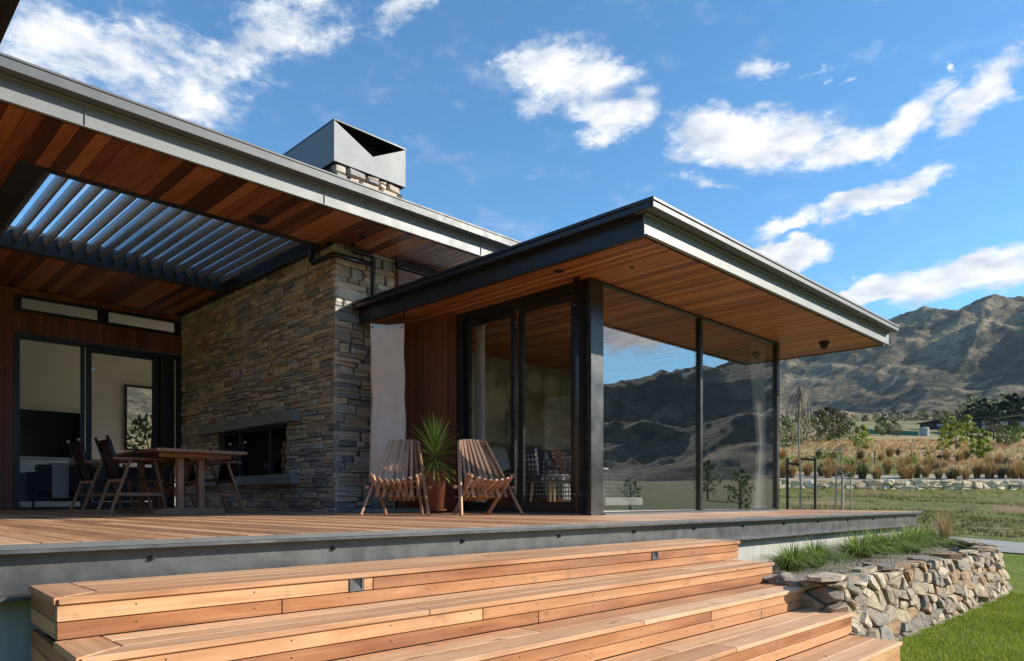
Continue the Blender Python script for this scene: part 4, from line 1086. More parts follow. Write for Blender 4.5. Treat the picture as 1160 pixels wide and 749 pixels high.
# ------------------------------------------------------------------ trees
def leaves(mb, c, rad, n, sz, up=.2):
    c = Vector(c)
    for i in range(n):
        while True:
            p = Vector((random.uniform(-1, 1), random.uniform(-1, 1), random.uniform(-1, 1)))
            if p.length < 1: break
        p = p*(.55+.45*random.random())
        q = Vector((p.x*rad[0], p.y*rad[1], p.z*rad[2]))+c
        nrm = (Vector((random.gauss(0, 1), random.gauss(0, 1), random.gauss(0, 1)+up))).normalized(); a = nrm.orthogonal().normalized(); a = Matrix.Rotation(random.uniform(0, 6.3), 3, nrm) @ a; b_ = nrm.cross(a)
        s = sz*random.uniform(.6, 1.3)
        mb.add([q-a*s, q-b_*s*.5, q+a*s, q+b_*s*.5], [(0, 1, 2, 3)])
def tree(name, loc, H, R_, m, label, cat='tree', n=900, conif=False, leaf=.05, group=None, base=.15, bark='bark', ball=14):
    t = thing(name, label, cat, loc, 0, group)
    tk = MB(); pts = [(0, 0, -.3)]+[(random.uniform(-.04, .04)*H*k/4, random.uniform(-.04, .04)*H*k/4, H*.9*k/4) for k in range(1, 5)]
    tk.tube(pts, H*.025+.01, 7, H*.004)
    crown = MB()
    for k in range(ball):
        f_ = (k+.5)/ball; a = k*2.4+random.uniform(-.5, .5); z = H*(base+(1-base)*f_)
        if conif: rr = R_*(1-f_)**.8
        else: rr = R_*math.sin(math.pi*min(1, .22+.72*f_))
        c = (math.cos(a)*rr*.6, math.sin(a)*rr*.6, z*.96); br = max(.22*R_, rr*.6)*random.uniform(.75, 1.15)
        leaves(crown, c, (br, br, br*.75), n//ball, leaf*H)
        tk.tube([(0, 0, z*.6), (c[0]*.6, c[1]*.6, z*.85), c], H*.008, 5, H*.002)
    tk.build('trunk', M[bark], t, local=True); crown.build('crown', M[m], t, local=True); return t
def put(px, u): x, y = G(px, u); return (x, y, gz(x, y))
random.seed(21)
# weeping leafless tree between black stakes
x, y, z = put(906.5, 17.0); 
wt = thing('weeping_tree', 'bare weeping young tree with drooping dry strands tied between two dark stakes', 'tree', (x, y, z))
tk = MB(); top_z = EYE+133*17/F-z
tk.tube([(0, 0, -.1), (.01, 0, 1.0), (-.03, .02, 2.0), (.0, 0, top_z)], .028, 8, .012); tk.build('trunk', M['palebark'], wt, local=True)
cr = MB()
for i in range(58):
    a = random.uniform(0, 6.28); r_ = random.choice((.05, .08, .12, .18, .26))*random.uniform(.7, 1.2); z0 = top_z*random.uniform(.90, 1.0)-r_*.6; L = random.uniform(.3, 1.0)
    cr.tube([(0, 0, z0+.02), (math.cos(a)*r_*.6, math.sin(a)*r_*.6, z0-.04), (math.cos(a)*r_*.9, math.sin(a)*r_*.9, z0-.3*L), (math.cos(a+.1)*r_*1.05, math.sin(a+.1)*r_*1.05, z0-.65*L), (math.cos(a)*r_*1.15, math.sin(a)*r_*1.15, z0-L)], .007, 4, .003)
for i in range(170):
    dz_ = random.uniform(.05, 1.25); a = random.uniform(0, 6.28); r_ = random.uniform(.0, .30)*min(1, dz_*1.6); zz = top_z-dz_
    cr.add([(math.cos(a)*r_, math.sin(a)*r_, zz), (math.cos(a)*r_+.016, math.sin(a)*r_, zz-.02), (math.cos(a)*r_+.004, math.sin(a)*r_+.01, zz-.15)], [(0, 1, 2)])
cr.build('crown', M['straw'], wt, local=True)
ux, uy = 1/S2, -1/S2       # to the right in the picture
def stake(px, u, ztop, r_, m, label, group):
    x, y = G(px, u); z = gz(x, y); mb = MB(); mb.tube([(x, y, z-.2), (x, y, ztop)], r_, 8); o = mb.build('stake', m); return tag(o, label, 'stake', group)
zt0 = EYE+47*17/F
stake(892, 17, zt0, .033, M['darkstake'], 'tall dark stake left of the weeping tree', 'dark stakes holding the weeping tree')
stake(923.5, 17, zt0+.02, .033, M['darkstake'], 'tall dark stake right of the weeping tree', 'dark stakes holding the weeping tree')
tie = MB()
for (pa, za, pb, zb_) in ((892, EYE+41*17/F, 906.5, EYE+39*17/F), (906.5, EYE+46*17/F, 923.5, EYE+45*17/F)):
    xa, ya = G(pa, 17); xb_, yb_ = G(pb, 17); tie.beam((xa, ya, za), (xb_, yb_, zb_), .02, .045)
tag(tie.build('tree_tie', M['darkstake']), 'dark straps tying the weeping tree to its two stakes', 'tree tie')
# green sapling between three pale stakes
x, y, z = put(953, 17.5); sp = thing('sapling', 'small green leaved sapling between three pale stakes', 'tree', (x, y, z))
tk = MB(); tk.tube([(0, 0, -.1), (.02, 0, 1.1), (0, .02, 2.0)], .016, 7, .006)
cr = MB(); random.seed(3); hs = EYE+78*17.5/F-z
for (dx, dz, rr) in ((-.55, 1.45, .18), (-.35, 1.5, .16), (-.15, 1.5, .2), (.0, 1.65, .24), (.12, 1.35, .2), (.3, 1.3, .18), (-.1, 1.85, .2), (.25, 1.05, .12), (.05, 1.1, .14), (.45, 1.2, .1), (-.3, 1.85, .12)):
    dz = dz*hs/2.0; c = (dx*ux, dx*uy, dz); leaves(cr, c, (rr, rr, rr*.6), 42, .034); tk.tube([(0, 0, dz*.7), c], .007, 5, .003)
tk.build('trunk', M['palebark'], sp, local=True); cr.build('crown', M['midleaf'], sp, local=True)
for (px, k) in ((945, 'left of'), (954.5, 'directly in front of'), (966, 'right of')):
    u = 17.1 if px == 954.5 else 17.5; xa, ya = G(px, u); xb_, yb_ = G(px+(955-px)*.28, u); mb = MB(); mb.tube([(xa, ya, gz(xa, ya)-.1), (xb_, yb_, EYE+(32 if px != 954.5 else 28)*17.5/F)], .022, 8)
    tag(mb.build('stake', M['stake']), 'pale leaning stake %s the green sapling' % k, 'stake', 'pale stakes round the sapling')
tie = MB(); xa, ya = G(949, 17.45); xb_, yb_ = G(963, 17.45); xm, ym = G(956, 17.3); tie.tube([(xa, ya, EYE+31*17.5/F), (xm, ym, EYE+27*17.5/F), (xb_, yb_, EYE+31*17.5/F)], .02, 6)
tag(tie.build('tree_tie', M['darkstake']), 'black sagging tie between the pale stakes of the sapling', 'tree tie')
# rusty marker posts
for (px, py, hh, lab) in ((1032.5, 522, 16, 'thin rust red marker post in the meadow above the stone wall'), (991, 513, 14, 'thin grey marker post in the rusty grass left of the red post')):
    u = 55; x, y = G(px, u); z = gz(x, y); mb = MB(); mb.tube([(x, y, z-.2), (x, y, z+hh*u/F+.2)], .06, 6); tag(mb.build('marker_post', M['orange'] if px > 1000 else M['bark']), lab, 'post')
random.seed(33)
# yellow-green shrubs and small trees in the meadow
sh = [(1068, 75, 1.9, .7, 'yellowleaf'), (1083, 80, 3.2, 1.1, 'yellowleaf'), (1075, 95, 3.6, 1.3, 'yellowleaf'), (1114, 66, 3.0, .8, 'yellowleaf'), (1106, 70, 2.2, .8, 'yellowleaf'), (1140, 85, 2.6, 1.4, 'midleaf'), (1150, 90, 3.0, 1.5, 'midleaf'),
      (1125, 100, 3.2, 1.8, 'oliveleaf'), (1096, 100, 3.6, 1.4, 'yellowleaf'), (977, 78, 2.9, 1.2, 'yellowleaf'), (963, 95, 2.6, 1.6, 'midleaf'), (925, 92, 4.2, 2.8, 'oliveleaf'), (939, 96, 4.6, 2.4, 'oliveleaf'), (905, 85, 3.0, 2.2, 'oliveleaf'), (890, 80, 3.0, 2.2, 'midleaf'), (950, 105, 3.5, 2, 'oliveleaf'), (1035, 58, 1.0, .4, 'yellowleaf'), (1051, 57, 1.2, .4, 'yellowleaf'), (1000, 110, 3, 1.5, 'midleaf'), (1012, 108, 2.4, 1.4, 'oliveleaf')]
nm = {'yellowleaf': 'yellow green', 'midleaf': 'mid green', 'oliveleaf': 'brown green'}
for (px, u, H, R_, m) in sh:
    side = 'right of the red marker post' if px > 1033 else 'left of the red marker post'
    tree('meadow_shrub', put(px, u), H, R_, m, '%s leafy shrub in the rusty meadow %s' % (nm[m], side), 'shrub', 640, leaf=.055, group='%s shrubs in the meadow %s' % (nm[m], side), base=.1, ball=9)
# hedge line and far trees on the crest
random.seed(44)
far = []
for px in range(886, 1172, 9):
    H = random.uniform(4.0, 7.5) if px < 1090 else random.uniform(6, 11); far.append((px+random.uniform(-4, 4), random.uniform(262, 290), H, H*random.uniform(.38, .6), random.choice(['darkleaf', 'oliveleaf', 'midleaf', 'darkleaf'])))
fproto = {}
for (px, u, H, R_, m) in far:
    if m not in fproto or random.random() < .2:
        fproto[m] = tree('crest_tree', put(px, u), H, R_, m, {'darkleaf': 'dark', 'oliveleaf': 'brownish', 'midleaf': 'mid green'}[m]+' bushy tree in the line along the far crest under the mountain', 'tree', 420, leaf=.05, group='trees in a line along the far crest', base=.03, ball=10)
    else:
        o = dup(fproto[m], put(px, u), random.uniform(0, 6)); o.scale = (random.uniform(.8, 1.15),)*3
random.seed(55)
big = [(1101, 215, 8, 3.6), (1113, 220, 9.5, 4.2), (1124, 212, 8, 3.8), (1134, 222, 8.5, 3.6), (1147, 215, 11, 4.6), (1158, 222, 9.8, 4), (1168, 218, 9.5, 4)]
labs = ['leftmost of the tall dark evergreens behind the far dark house', 'broad dark evergreen second from the left behind the far dark house', 'dark evergreen third from the left behind the far dark house', 'dark evergreen left of the tallest one behind the far dark house',
        'tallest dark evergreen behind the far dark house', 'dark evergreen just right of the tallest one behind the far house', 'dark evergreen at the right edge behind the far house']
for (px, u, H, R_), lab in zip(big, labs):
    x, y, z = put(px, u); tree('evergreen_tree', (x, y, z-2.5), H, R_, 'darkleaf', lab, 'tree', 1500, leaf=.045, group='tall dark evergreens behind the far house', base=.05, ball=16)

# far dark houses
def house_far(px, u, W, D_, Hh, label, off=0):
    x, y, z = put(px, u); z -= .3; t = thing('far_house', label, 'house', (x, y, z), -math.pi/4)
    mb = MB(); mb.box(-W/2, W/2, 0, D_, -1.5, Hh); mb.build('wall', M['dark'], t, local=True)
    mb = MB(); mb.add([(-W/2-.6, -1, Hh-.2), (W/2+.6, -1, Hh+1.3), (W/2+.6, D_+.6, Hh+1.3), (-W/2-.6, D_+.6, Hh-.2), (-W/2-.6, -1, Hh+.1), (W/2+.6, -1, Hh+1.6), (W/2+.6, D_+.6, Hh+1.6), (-W/2-.6, D_+.6, Hh+.1)],
       [(3, 2, 1, 0), (4, 5, 6, 7), (0, 1, 5, 4), (1, 2, 6, 5), (2, 3, 7, 6), (3, 0, 4, 7)]); mb.build('roof', M['dark'], t, local=True)
    for k in range(3):
        xc = -W/2+W*(k+.7)/3.4; f = MB(); f.box(xc-.9, xc+.9, -.06, .02, .9, Hh-.5); wn = f.build('window', M['black'], t, local=True); f = MB(); f.box(xc-.8, xc+.8, -.09, -.065, 1.0, Hh-.6); f.build('pane', M['greyfab'], wn, local=True)
    return t
house_far(1137, 150, 13, 7, 3.0, 'dark low house with a sloping roof at the right edge below the evergreens')
house_far(1078, 165, 9, 5, 2.2, 'smaller dark shed like house left of the far dark house')
# pale standing rocks / tank
x, y, z = put(1047, 118); f = MB(); f.lathe([(.7, -.5), (.72, 0), (.72, 1.3), (.6, 1.42), (.2, 1.5)], (0, 0, 0), 14); o = f.build('water_tank', M['greyfab']); o.location = (x, y, z); tag(o, 'pale grey round water tank beside the small shed', 'water tank')
# green netting fence
mb = MB(); M['net'] = plain('green shade net', (.04, .20, .12), .8, var=.2)
for i in range(12):
    pa = 978+i*5.2; xa, ya = G(pa, 120); xb_, yb_ = G(pa+5.2, 120); za, zb_ = gz(xa, ya), gz(xb_, yb_); mb.add([(xa, ya, za), (xb_, yb_, zb_), (xb_, yb_, zb_+.85), (xa, ya, za+.85), (xa+.05, ya+.05, za), (xb_+.05, yb_+.05, zb_), (xb_+.05, yb_+.05, zb_+.85), (xa+.05, ya+.05, za+.85)], [(0, 1, 2, 3), (7, 6, 5, 4), (3, 2, 6, 7), (0, 4, 5, 1), (0, 3, 7, 4), (1, 5, 6, 2)])
tag(mb.build('netting_fence', M['net']), 'long low green netting fence across the far meadow', 'fence')
# trees opposite, mirrored in the glass, and one outside the rear window
random.seed(66)
for k, (x, y, H, lab) in enumerate([(42.7, -12.1, 3.0, 'leafy young tree across the lawn, mirrored in the picture window'), (46, -23, 2.6, 'short bushy tree across the lawn, mirrored in the picture window'), (70, -30, 4.5, 'round bushy tree far across the valley field')]):
    tree('garden_tree', (x, y, gz(x, y)), H, H*.4, 'midleaf', lab, 'tree', 500, leaf=.035, base=.2)
tree('garden_tree', (7.1, 21.5, -.3), 3.0, 1.3, 'midleaf', 'small leafy tree seen through the living room rear window', 'tree', 900, leaf=.03, base=.1)

# ------------------------------------------------------------------ FURNITURE
def dining_chair(label, loc, rz):
    # local: faces +x, near side frame at y=0, far at y=.5
    t = thing('dining_chair', label, 'chair', loc, rz, 'dining chairs round the outdoor table')
    for y in (.0, .50):
        for (a, b_) in (((.235, y, .63), (.02, y, 0)), ((.50, y, .63), (.64, y, 0))):
            m = MB(); m.beam(a, b_, .028, .045, up=(0, 1, 0)); m.build('leg', M['furn'], t, local=True, bevel=.003)
        m = MB(); m.beam((.06, y, .645), (.60, y, .65), .055, .024); m.build('armrest', M['furn'], t, local=True, bevel=.004)
        m = MB(); m.beam((.10, y, .235), (.59, y, .235), .022, .038); m.build('stretcher', M['furn'], t, local=True, bevel=.003)
        yy = y+(.028 if y == 0 else -.028)
        m = MB(); m.tube([(.17, yy, .38), (.0, yy, .90)], .016, 8); po = m.build('back_post', M['leather'], t, local=True, smooth=True)
        m = MB(); m.lathe([(.006, -.012), (.018, -.004), (.020, .008), (.012, .022), (.002, .026)], (-.003, yy, .905), 10); m.build('post_cap', M['knob'], po, local=True, smooth=True)
        m = MB()
        for (xx, zz) in ((.13, .33), (.545, .44), (.59, .24), (.07, .15)): m.tube([(xx, y-.017, zz), (xx, y+.017, zz)], .008, 6)
        m.build('bolt_cap', M['knob'], t, local=True)
    m = MB(); vs = []
    for i in range(7):
        for j in range(2):
            yy = .03+.44*i/6; sag = -.035*math.sin(math.pi*i/6); vs.append((.04+.135*(1-j)+sag*.6, yy, .42+j*.44))
    fs = [(i*2, i*2+1, i*2+3, i*2+2) for i in range(6)]
    k = len(vs); vs += [(v[0]-.016, v[1], v[2]) for v in vs]; fs += [(k+i*2, k+i*2+2, k+i*2+3, k+i*2+1) for i in range(6)]+[(i*2+1, k+i*2+1, k+i*2+3, i*2+3) for i in range(6)]+[(i*2, i*2+2, k+i*2+2, k+i*2) for i in range(6)]
    m.add(vs, fs); m.build('backrest', M['leather'], t, local=True, smooth=True)
    m = MB(); m.box(.15, .60, .03, .47, .405, .425); m.build('seat', M['leather'], t, local=True, bevel=.008)
    m = MB(); m.beam((.15, 0, .395), (.15, .5, .395), .03, .03); m.beam((.58, 0, .395), (.58, .5, .395), .03, .03); m.build('seat_rail', M['furn'], t, local=True, bevel=.003)
    return t
CH = {}
c1 = dining_chair('dining chair with black sling back at the near left side of the outdoor table', (2.49, 8.95, 0), 0)
c2 = dup(c1, (2.47, 10.0, 0), .02, label='dining chair with black sling back at the far left side of the outdoor table')
c3 = dup(c1, (4.10, 9.46, 0), math.pi, label='dining chair at the near right side of the table, in front of the fireplace')
c4 = dup(c1, (4.12, 10.55, 0), math.pi-.03, label='dining chair at the far right side of the table, mostly hidden behind the table end')
tb = thing('dining_table', 'rectangular hardwood dining table with trestle legs on the covered terrace', 'table', (3.34, 9.4, 0))
m = MB(); 
for k in range(8): m.box(2.83+k*.129+.001, 2.83+(k+1)*.129-.001, 8.39+.06, 10.45, .715, .75, 1)
m.box(2.83, 3.862, 8.39, 8.448, .713, .751, 0); m.build('tabletop', M['furn'], tb, bevel=.004)
m = MB(); m.box(2.93, 3.76, 8.60, 8.63, .66, .712, 0); m.box(2.93, 3.76, 10.2, 10.23, .66, .712, 0); m.box(3.28, 3.38, 8.64, 10.19, .64, .71, 1); m.build('apron', M['furn'], tb, bevel=.003)
for y in (8.72, 10.05):
    for x in (3.19, 3.43): m = MB(); m.box(x-.035, x+.035, y-.045, y+.045, .075, .66, 2); m.build('leg', M['furn'], tb, bevel=.005)
    m = MB(); vs = [(2.90, 0, 0), (3.72, 0, 0), (3.72, 0, .045), (3.52, 0, .075), (3.10, 0, .075), (2.90, 0, .045)]; n = 6
    v2 = [(a, y-.05, c) for a, b_, c in vs]+[(a, y+.05, c) for a, b_, c in vs]; m.add(v2, [tuple(range(n)), tuple(range(2*n-1, n-1, -1))]+[(i, n+i, n+(i+1) % n, (i+1) % n) for i in range(n)], [(a, b_, c) for a, b_, c in v2])
    m.build('foot_rail', M['furn'], tb, bevel=.004)
m = MB(); m.box(3.27, 3.35, 8.77, 10.0, .25, .33, 1); m.build('stretcher', M['furn'], tb, bevel=.003)

def stick_chair(label, loc, rz):
    t = thing('slatted_chair', label, 'chair', loc, rz, 'folding slatted timber chairs on the deck')
    def bk(i, f):  # back slat point, f 0 bottom .. 1 top
        q = i/4.5; return Vector((i*(.074-.033*f), -.05+.42*f-.07*q*q+(.0), .27+.60*f-.03*q*q*f))
    m = MB()
    for i in range(-4, 5):
        if abs(i) == 4: continue
        m.beam(bk(i, -.12), bk(i, 1), .034, .020, up=(0, 1, .6))
    m.build('backrest', M['stick'], t, local=True, bevel=.003)
    for s in (-1, 1):
        top = bk(4*s, .99); m = MB(); d = Vector((s*.365, -.27, 0)); m.beam(d, top+Vector((0, -.01, 0)), .024, .042, up=(0, 1, .6)); m.build('leg', M['stick'], t, local=True, bevel=.003)
        m = MB(); m.beam((s*.21, .34, 0), (s*.235, -.26, .43), .024, .040, up=(0, 0, 1)); m.build('leg', M['stick'], t, local=True, bevel=.003)
    m = MB()
    for k in range(8):
        i = k-3.5; q = i/3.5
        if abs(i) > 3.4: continue
        m.beam((i*.050, .22, .165), (i*.068, -.30, .385+.045*q*q), .033, .022, up=(0, 0, 1))
    for s in (-1, 1): m.beam((s*.2, .10, .20), (s*.27, -.24, .45), .03, .022)
    m.build('seat', M['stick'], t, local=True, bevel=.003)
    m = MB(); m.tube([(-.34, -.045, .31), (.34, -.045, .31)], .012, 8); m.tube([(-.24, -.22, .375), (-.1, -.225, .35), (.1, -.225, .35), (.24, -.22, .375)], .009, 8); m.tube([(-.26, .19, .20), (.26, .19, .20)], .009, 8)
    m.build('rod', M['furn'], t, local=True)
    m = MB(); 
    for s in (-1, 1): m.lathe([(.0, -.02), (.024, -.014), (.026, .014), (.0, .02)], (s*.345, -.05, .31), 8)
    m.build('rod_knob', M['stick'], t, local=True)
    return t
s1 = stick_chair('slatted timber chair left of the potted plant and in front of the hanging canvas', (4.73, 6.50, 0), -math.pi/4-.02)
s2 = dup(s1, (5.40, 5.86, 0), -math.pi/4+.45, label='slatted timber chair right of the potted plant, in front of the glazed door')

# potted yucca
px_, py_ = 5.68, 7.06
pt = thing('potted_plant', 'spiky green yucca in a glazed brown pot between the two slatted chairs', 'potted plant', (px_, py_, 0))
m = MB(); m.lathe([(.105, .055), (.115, .06), (.155, .50), (.168, .52), (.168, .56), (.150, .56), (.148, .52), (.0, .515)], (0, 0, 0), 32); m.build('pot', M['pot'], pt, smooth=True, local=True)
m = MB(); m.lathe([(.12, .03), (.15, .035), (.155, .055), (.12, .056)], (0, 0, 0), 24); m.build('saucer', M['pot'], pt, local=True)
for a in (0.4, 2.0, 3.6, 5.2): m = MB(); m.lathe([(.012, 0), (.02, .006), (.02, .028), (.012, .03)], (.09*math.cos(a), .09*math.sin(a), 0), 8); m.build('caster', M['black'], pt, local=True)
m = MB(); m.tube([(0, 0, .5), (0, 0, .62), (.01, 0, .80)], .025, 8); m.build('stem', M['bark'], pt, local=True)
m = MB(); random.seed(9)
for i in range(125):
    f_ = i/125; z0 = .60+.24*f_; a = i*2.39996; el_ = math.radians(-38+118*f_+random.uniform(-10, 10)); L = random.uniform(.38, .56)*(1 if f_ > .2 else .85)
    d = Vector((math.cos(a)*math.cos(el_), math.sin(a)*math.cos(el_), math.sin(el_))); side = Vector((-math.sin(a), math.cos(a), 0)); vs = []
    for k in range(6):
        t_ = k/5; p = Vector((0, 0, z0))+d*L*t_+Vector((0, 0, -.09*t_*t_*math.cos(el_))); w_ = .013*(.55+1.2*t_ if t_ < .4 else 1.03*(1-((t_-.4)/.6)**1.6))+.0005
        up_ = d.cross(side); vs += [p-side*w_+up_*w_*.25, p, p+side*w_+up_*w_*.25] if False else [p-side*w_, p+side*w_]
    m.add(vs, [(2*k, 2*k+1, 2*k+3, 2*k+2) for k in range(5)])
m.build('leaves', M['yucca'], pt, local=True)

# hanging canvas
cv = thing('canvas_screen', 'tall narrow beige canvas hanging from the pavilion eave beside the stone wall', 'canvas', (5.43, 7.72, .3))
m = MB(); vs = []; NX, NZ = 13, 30
for j in range(NZ+1):
    for i in range(NX):
        sx_ = (i/(NX-1)-.5); zz = 2.45-2.05*j/NZ; wv_ = .022*math.sin(i*.9+j*.10)*(.3+.7*j/NZ)+.03*math.sin(j*.35)*sx_+.05*(j/NZ)**3*math.sin(j*.5)
        wd = .43+.03*(j/NZ)+.012*math.sin(j*.7+1); lat = sx_*wd+(-.05*max(0, (j/NZ-.65))**1*(1 if sx_ < 0 else .3)*2) + .02*(j/NZ)
        if j == 0: zz += .02*abs(sx_)*2-.01
        vs.append((5.43+lat*ux+wv_*.7+.0*(1-j/NZ), 7.72+lat*uy+wv_*.7, zz))
m.add(vs, [(j*NX+i, j*NX+i+1, (j+1)*NX+i+1, (j+1)*NX+i) for j in range(NZ) for i in range(NX-1)])
o = m.build('cloth', M['canvas'], cv, smooth=True); sm = o.modifiers.new('thick', 'SOLIDIFY'); sm.thickness = .006
m = MB()
for s in (-.19, .19): m.tube([(5.43+s*ux, 7.72+s*uy, 2.45), (5.43+s*ux+.04, 7.72+s*uy, ZP0+.01)], .005, 5)
m.build('cord', M['black'], cv)
for s_e in (-.19, .19):
    m = MB(); m.tube([(5.43+s_e*ux-.012, 7.72+s_e*uy-.012, 2.41), (5.43+s_e*ux+.012, 7.72+s_e*uy+.012, 2.41)], .012, 10); m.build('eyelet', M['bolt'], cv)
# bucket and kerb stones by the stone wall
m = MB(); m.lathe([(.075, 0), (.09, .16), (.095, .165), (.085, .165), (.07, .02), (.0, .018)], (0, 0, 0), 18); bk_ = m.build('bucket', M['bucket'], smooth=True); bk_.location = (5.44, 7.98, .05); tag(bk_, 'small blue grey bucket standing behind the left slatted chair', 'bucket')
m = MB(); m.box(5.30, 6.10, 7.75, 8.38, 0, .05); tag(m.build('paving_slab', M['concrete'], bevel=.006), 'flat grey concrete slab on the deck at the foot of the stone wall', 'slab')
# dome camera
sc_ = thing('security_camera', 'black dome security camera fixed under the corner of the pavilion soffit', 'security camera', (11.25, 4.42, ZP0))
m = MB(); m.lathe([(.075, 0), (.075, -.045), (.06, -.055)], (0, 0, 0), 20); m.build('mount', M['black'], sc_, local=True)
m = MB(); m.lathe([(.058, -.054), (.056, -.08), (.042, -.105), (.02, -.12), (.001, -.123)], (0, 0, 0), 20); m.build('dome', M['screen'], sc_, smooth=True, local=True)

# firewood + kettle
random.seed(12)
labs = []
k = 0
for r_i in range(5):
    for c_i in range(3):
        y = 10.08+c_i*.115+random.uniform(-.01, .01)+(.05 if r_i % 2 else 0); z = .60+r_i*.105; rr = random.uniform(.045, .058)
        m = MB(); n = 7; vs = [(xx, y+math.cos(2*math.pi*j/n)*rr*(.8 if j % 2 else 1), z+math.sin(2*math.pi*j/n)*rr) for xx in (5.32, 5.62) for j in range(n)]
        m.add(vs, [tuple(range(n)), tuple(range(2*n-1, n-1, -1))]+[(j, n+j, n+(j+1) % n, (j+1) % n) for j in range(n)])
        tag(m.build('firewood_log', M['log']), 'split firewood log stacked at the right end of the firebox', 'log', 'split logs stacked in the firebox'); k += 1
kt = thing('kettle', 'round black kettle on the grate in the middle of the firebox', 'kettle', (5.5, 11.0, .55))
m = MB(); m.lathe([(.10, .06), (.15, .10), (.16, .18), (.13, .26), (.05, .30), (.02, .33)], (0, 0, 0), 20); m.build('body', M['leather'], kt, smooth=True, local=True)
m = MB(); m.tube([(0, -.12, .27), (0, -.09, .38), (0, .09, .38), (0, .12, .27)], .009, 6); m.build('handle', M['dark'], kt, local=True)
m = MB()
for a in (0, 2.1, 4.2): m.beam((.1*math.cos(a), .1*math.sin(a), 0), (.1*math.cos(a), .1*math.sin(a), .07), .015, .015)
m.build('stand', M['dark'], kt, local=True)

# living room furniture
tv = thing('television', 'large flat television on the living room back wall', 'television', (3.48, 17.4, 1.5))
one('screen', M['screen'], tv, 2.62, 4.35, 17.40, 17.43, 1.06, 2.02); f = MB(); frame_xz(f, 2.59, 4.38, 1.03, 2.05, 17.405, 17.48, .029); f.build('frame', M['white'], tv)
one('media_cabinet', M['white'], None, 2.2, 4.6, 17.0, 17.49, .0, .98, bevel=.01)
tag(bpy.data.objects['media_cabinet'], 'white media cabinet under the television', 'cabinet')
sof = thing('sofa', 'charcoal sofa inside the living room behind the open sliding door', 'sofa', (3.9, 15.4, 0))
one('base', M['sofa'], sof, 3.0, 5.2, 14.95, 15.85, .14, .42, bevel=.03, seg=3); one('backrest', M['sofa'], sof, 3.0, 5.2, 14.85, 15.05, .30, .80, bevel=.05, seg=3)
one('armrest', M['sofa'], sof, 2.85, 3.03, 14.87, 15.85, .14, .66, bevel=.04, seg=3)
for x in (2.95, 5.1): one('leg', M['dark'], sof, x, x+.04, 14.95, 14.99, -.005, .14)
for (x, mm, lab, nm_) in ((3.35, 'greyfab', 'pale grey throw draped over the sofa back', 'throw_blanket'), (4.05, 'lime', 'lime green cushion leaning on the sofa back', 'cushion'), (3.75, 'greyfab', 'pale grey cushion leaning on the sofa back', 'cushion')):
    if nm_ == 'throw_blanket': m = MB(); m.box(x-.12, x+.14, 14.825, 14.848, .20, .82); m.box(x-.12, x+.14, 14.825, 15.07, .805, .83); o = m.build(nm_, M[mm], bevel=.006)
    else:
        m = MB(); m.box(-.21, .21, -.05, .05, -.21, .21); o = m.build(nm_, M[mm], bevel=.05, seg=4); o.location = (x, 15.13, .72); o.rotation_euler = (.2, .1, 0)
    tag(o, lab, 'cushion' if nm_ == 'cushion' else 'blanket')

# bedroom furniture
bd = thing('bed', 'double bed with white linen behind the glazed pavilion', 'bed', (8.6, 7.8, 0))
one('base', M['furn'], bd, 7.75, 9.45, 6.75, 8.85, .12, .34, bevel=.01); one('mattress', M['linen'], bd, 7.78, 9.42, 6.78, 8.80, .342, .60, bevel=.05, seg=3); one('headboard', M['stake'], bd, 7.6, 9.6, 8.80, 8.88, .1, 1.15, bevel=.02)
for x in (8.15, 9.0):
    m = MB(); m.box(-.33, .33, -.09, .09, -.22, .22); o = m.build('pillow', M['linen'], None, bevel=.08, seg=4); o.location = (x, 8.60, .83); o.rotation_euler = (-.3, 0, 0)
    tag(o, 'white pillow on the bed, %s' % ('the one nearer the glazed door' if x < 8.5 else 'the one nearer the picture window'), 'pillow')
m = MB(); m.box(7.74, 9.46, 6.70, 7.9, .602, .64); m.box(7.74, 9.46, 6.70, 6.74, .16, .60); m.box(7.70, 7.738, 6.70, 7.9, .2, .62)
tag(m.build('bed_throw', M['throw'], bevel=.01), 'dark dotted throw spread over the foot of the bed', 'blanket')
ac = thing('armchair', 'dark dotted armchair inside the glazed door', 'armchair', (7.15, 6.4, 0))
m = MB(); m.lathe([(.02, .40), (.36, .40), (.38, .44), (.36, .50), (.02, .51)], (7.15, 6.4, 0), 20); m.build('seat', M['throw'], ac, smooth=True)
m = MB(); vs = []
for j in range(2):
    for i in range(11):
        a = math.radians(-10+200*i/10); vs.append((7.15+math.cos(a)*(.37+.06*j), 6.4+math.sin(a)*(.37+.06*j), .44+j*.42))
m.add(vs, [(i, i+1, 11+i+1, 11+i) for i in range(10)]); o = m.build('backrest', M['throw'], ac, smooth=True); sm = o.modifiers.new('t', 'SOLIDIFY'); sm.thickness = .05
for a in (.8, 2.4, 4.0, 5.5): m = MB(); m.tube([(7.15+.25*math.cos(a), 6.4+.25*math.sin(a), .42), (7.15+.3*math.cos(a), 6.4+.3*math.sin(a), .012)], .014, 6); m.build('leg', M['knob'], ac)
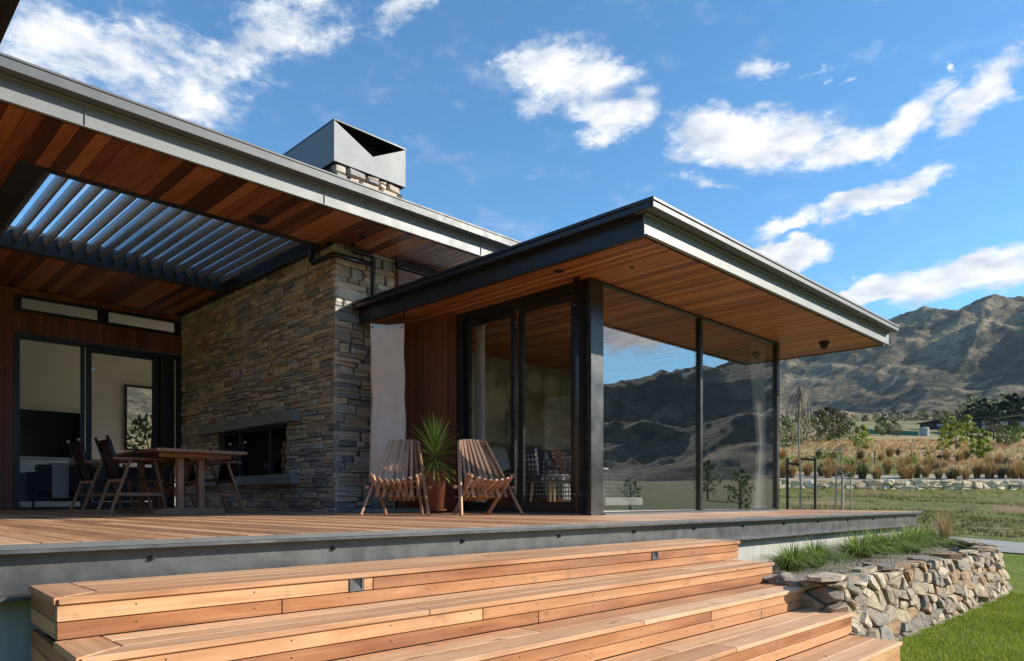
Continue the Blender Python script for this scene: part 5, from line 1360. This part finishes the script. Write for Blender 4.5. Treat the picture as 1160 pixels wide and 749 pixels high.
m = MB(); m.lathe([(.02, .0), (.16, .012), (.02, .03), (.02, .52), (.24, .53), (.24, .55), (.02, .555)], (6.95, 5.6, .012), 20); tag(m.build('side_table', M['white'], smooth=False), 'small round white side table just inside the glazed door', 'side table')
m = MB(); m.box(6.95, 7.75, 5.35, 5.7, .10, .20); tag(m.build('low_bench', M['greyfab'], bevel=.01), 'low pale grey bench behind the picture window', 'bench')
cu = MB(); vs = []; n = 34
for j in range(9):
    f_ = j/8; zz = 2.58-2.54*f_
    pinch = 1-.45*math.exp(-((zz-1.0)/.6)**2)
    for i in range(n): vs.append((10.70-.38*(i/(n-1))*pinch, 5.12+.035*math.sin(i*1.35)+.02*math.sin(i*.6), zz))
cu.add(vs, [(j*n+i, j*n+i+1, (j+1)*n+i+1, (j+1)*n+i) for j in range(8) for i in range(n-1)]); tag(cu.build('sheer_curtain', M['sheer'], smooth=True), 'sheer white curtain gathered at the far end of the picture window', 'curtain')
cu = MB(); vs = []
for j in range(9):
    f_ = j/8; zz = 2.58-2.54*f_
    for i in range(n): vs.append((6.42+.03*math.sin(i*1.35), 7.10-.16*(i/(n-1)), zz))
cu.add(vs, [(j*n+i, j*n+i+1, (j+1)*n+i+1, (j+1)*n+i) for j in range(8) for i in range(n-1)]); tag(cu.build('sheer_curtain', M['sheer'], smooth=True), 'pale curtain bunched at the left jamb of the glazed door', 'curtain')
print('objects', len(COL.objects))

# ------------------------------------------------------------------ haze
mh = bpy.data.materials.new('haze'); mh.use_nodes = True; mh.node_tree.nodes.clear()
ho = mh.node_tree.nodes.new('ShaderNodeOutputMaterial'); hv = mh.node_tree.nodes.new('ShaderNodeVolumePrincipled')
hv.inputs['Color'].default_value = (.80, .88, 1, 1); hv.inputs['Density'].default_value = 0.00003; hv.inputs['Anisotropy'].default_value = 0.0
mh.node_tree.links.new(hv.outputs[0], ho.inputs['Volume'])
hb = MB(); hb.box(-14500, 14500, -14500, 14500, -60, 1300); h = hb.build('haze', mh); tag(h, kind='stuff')
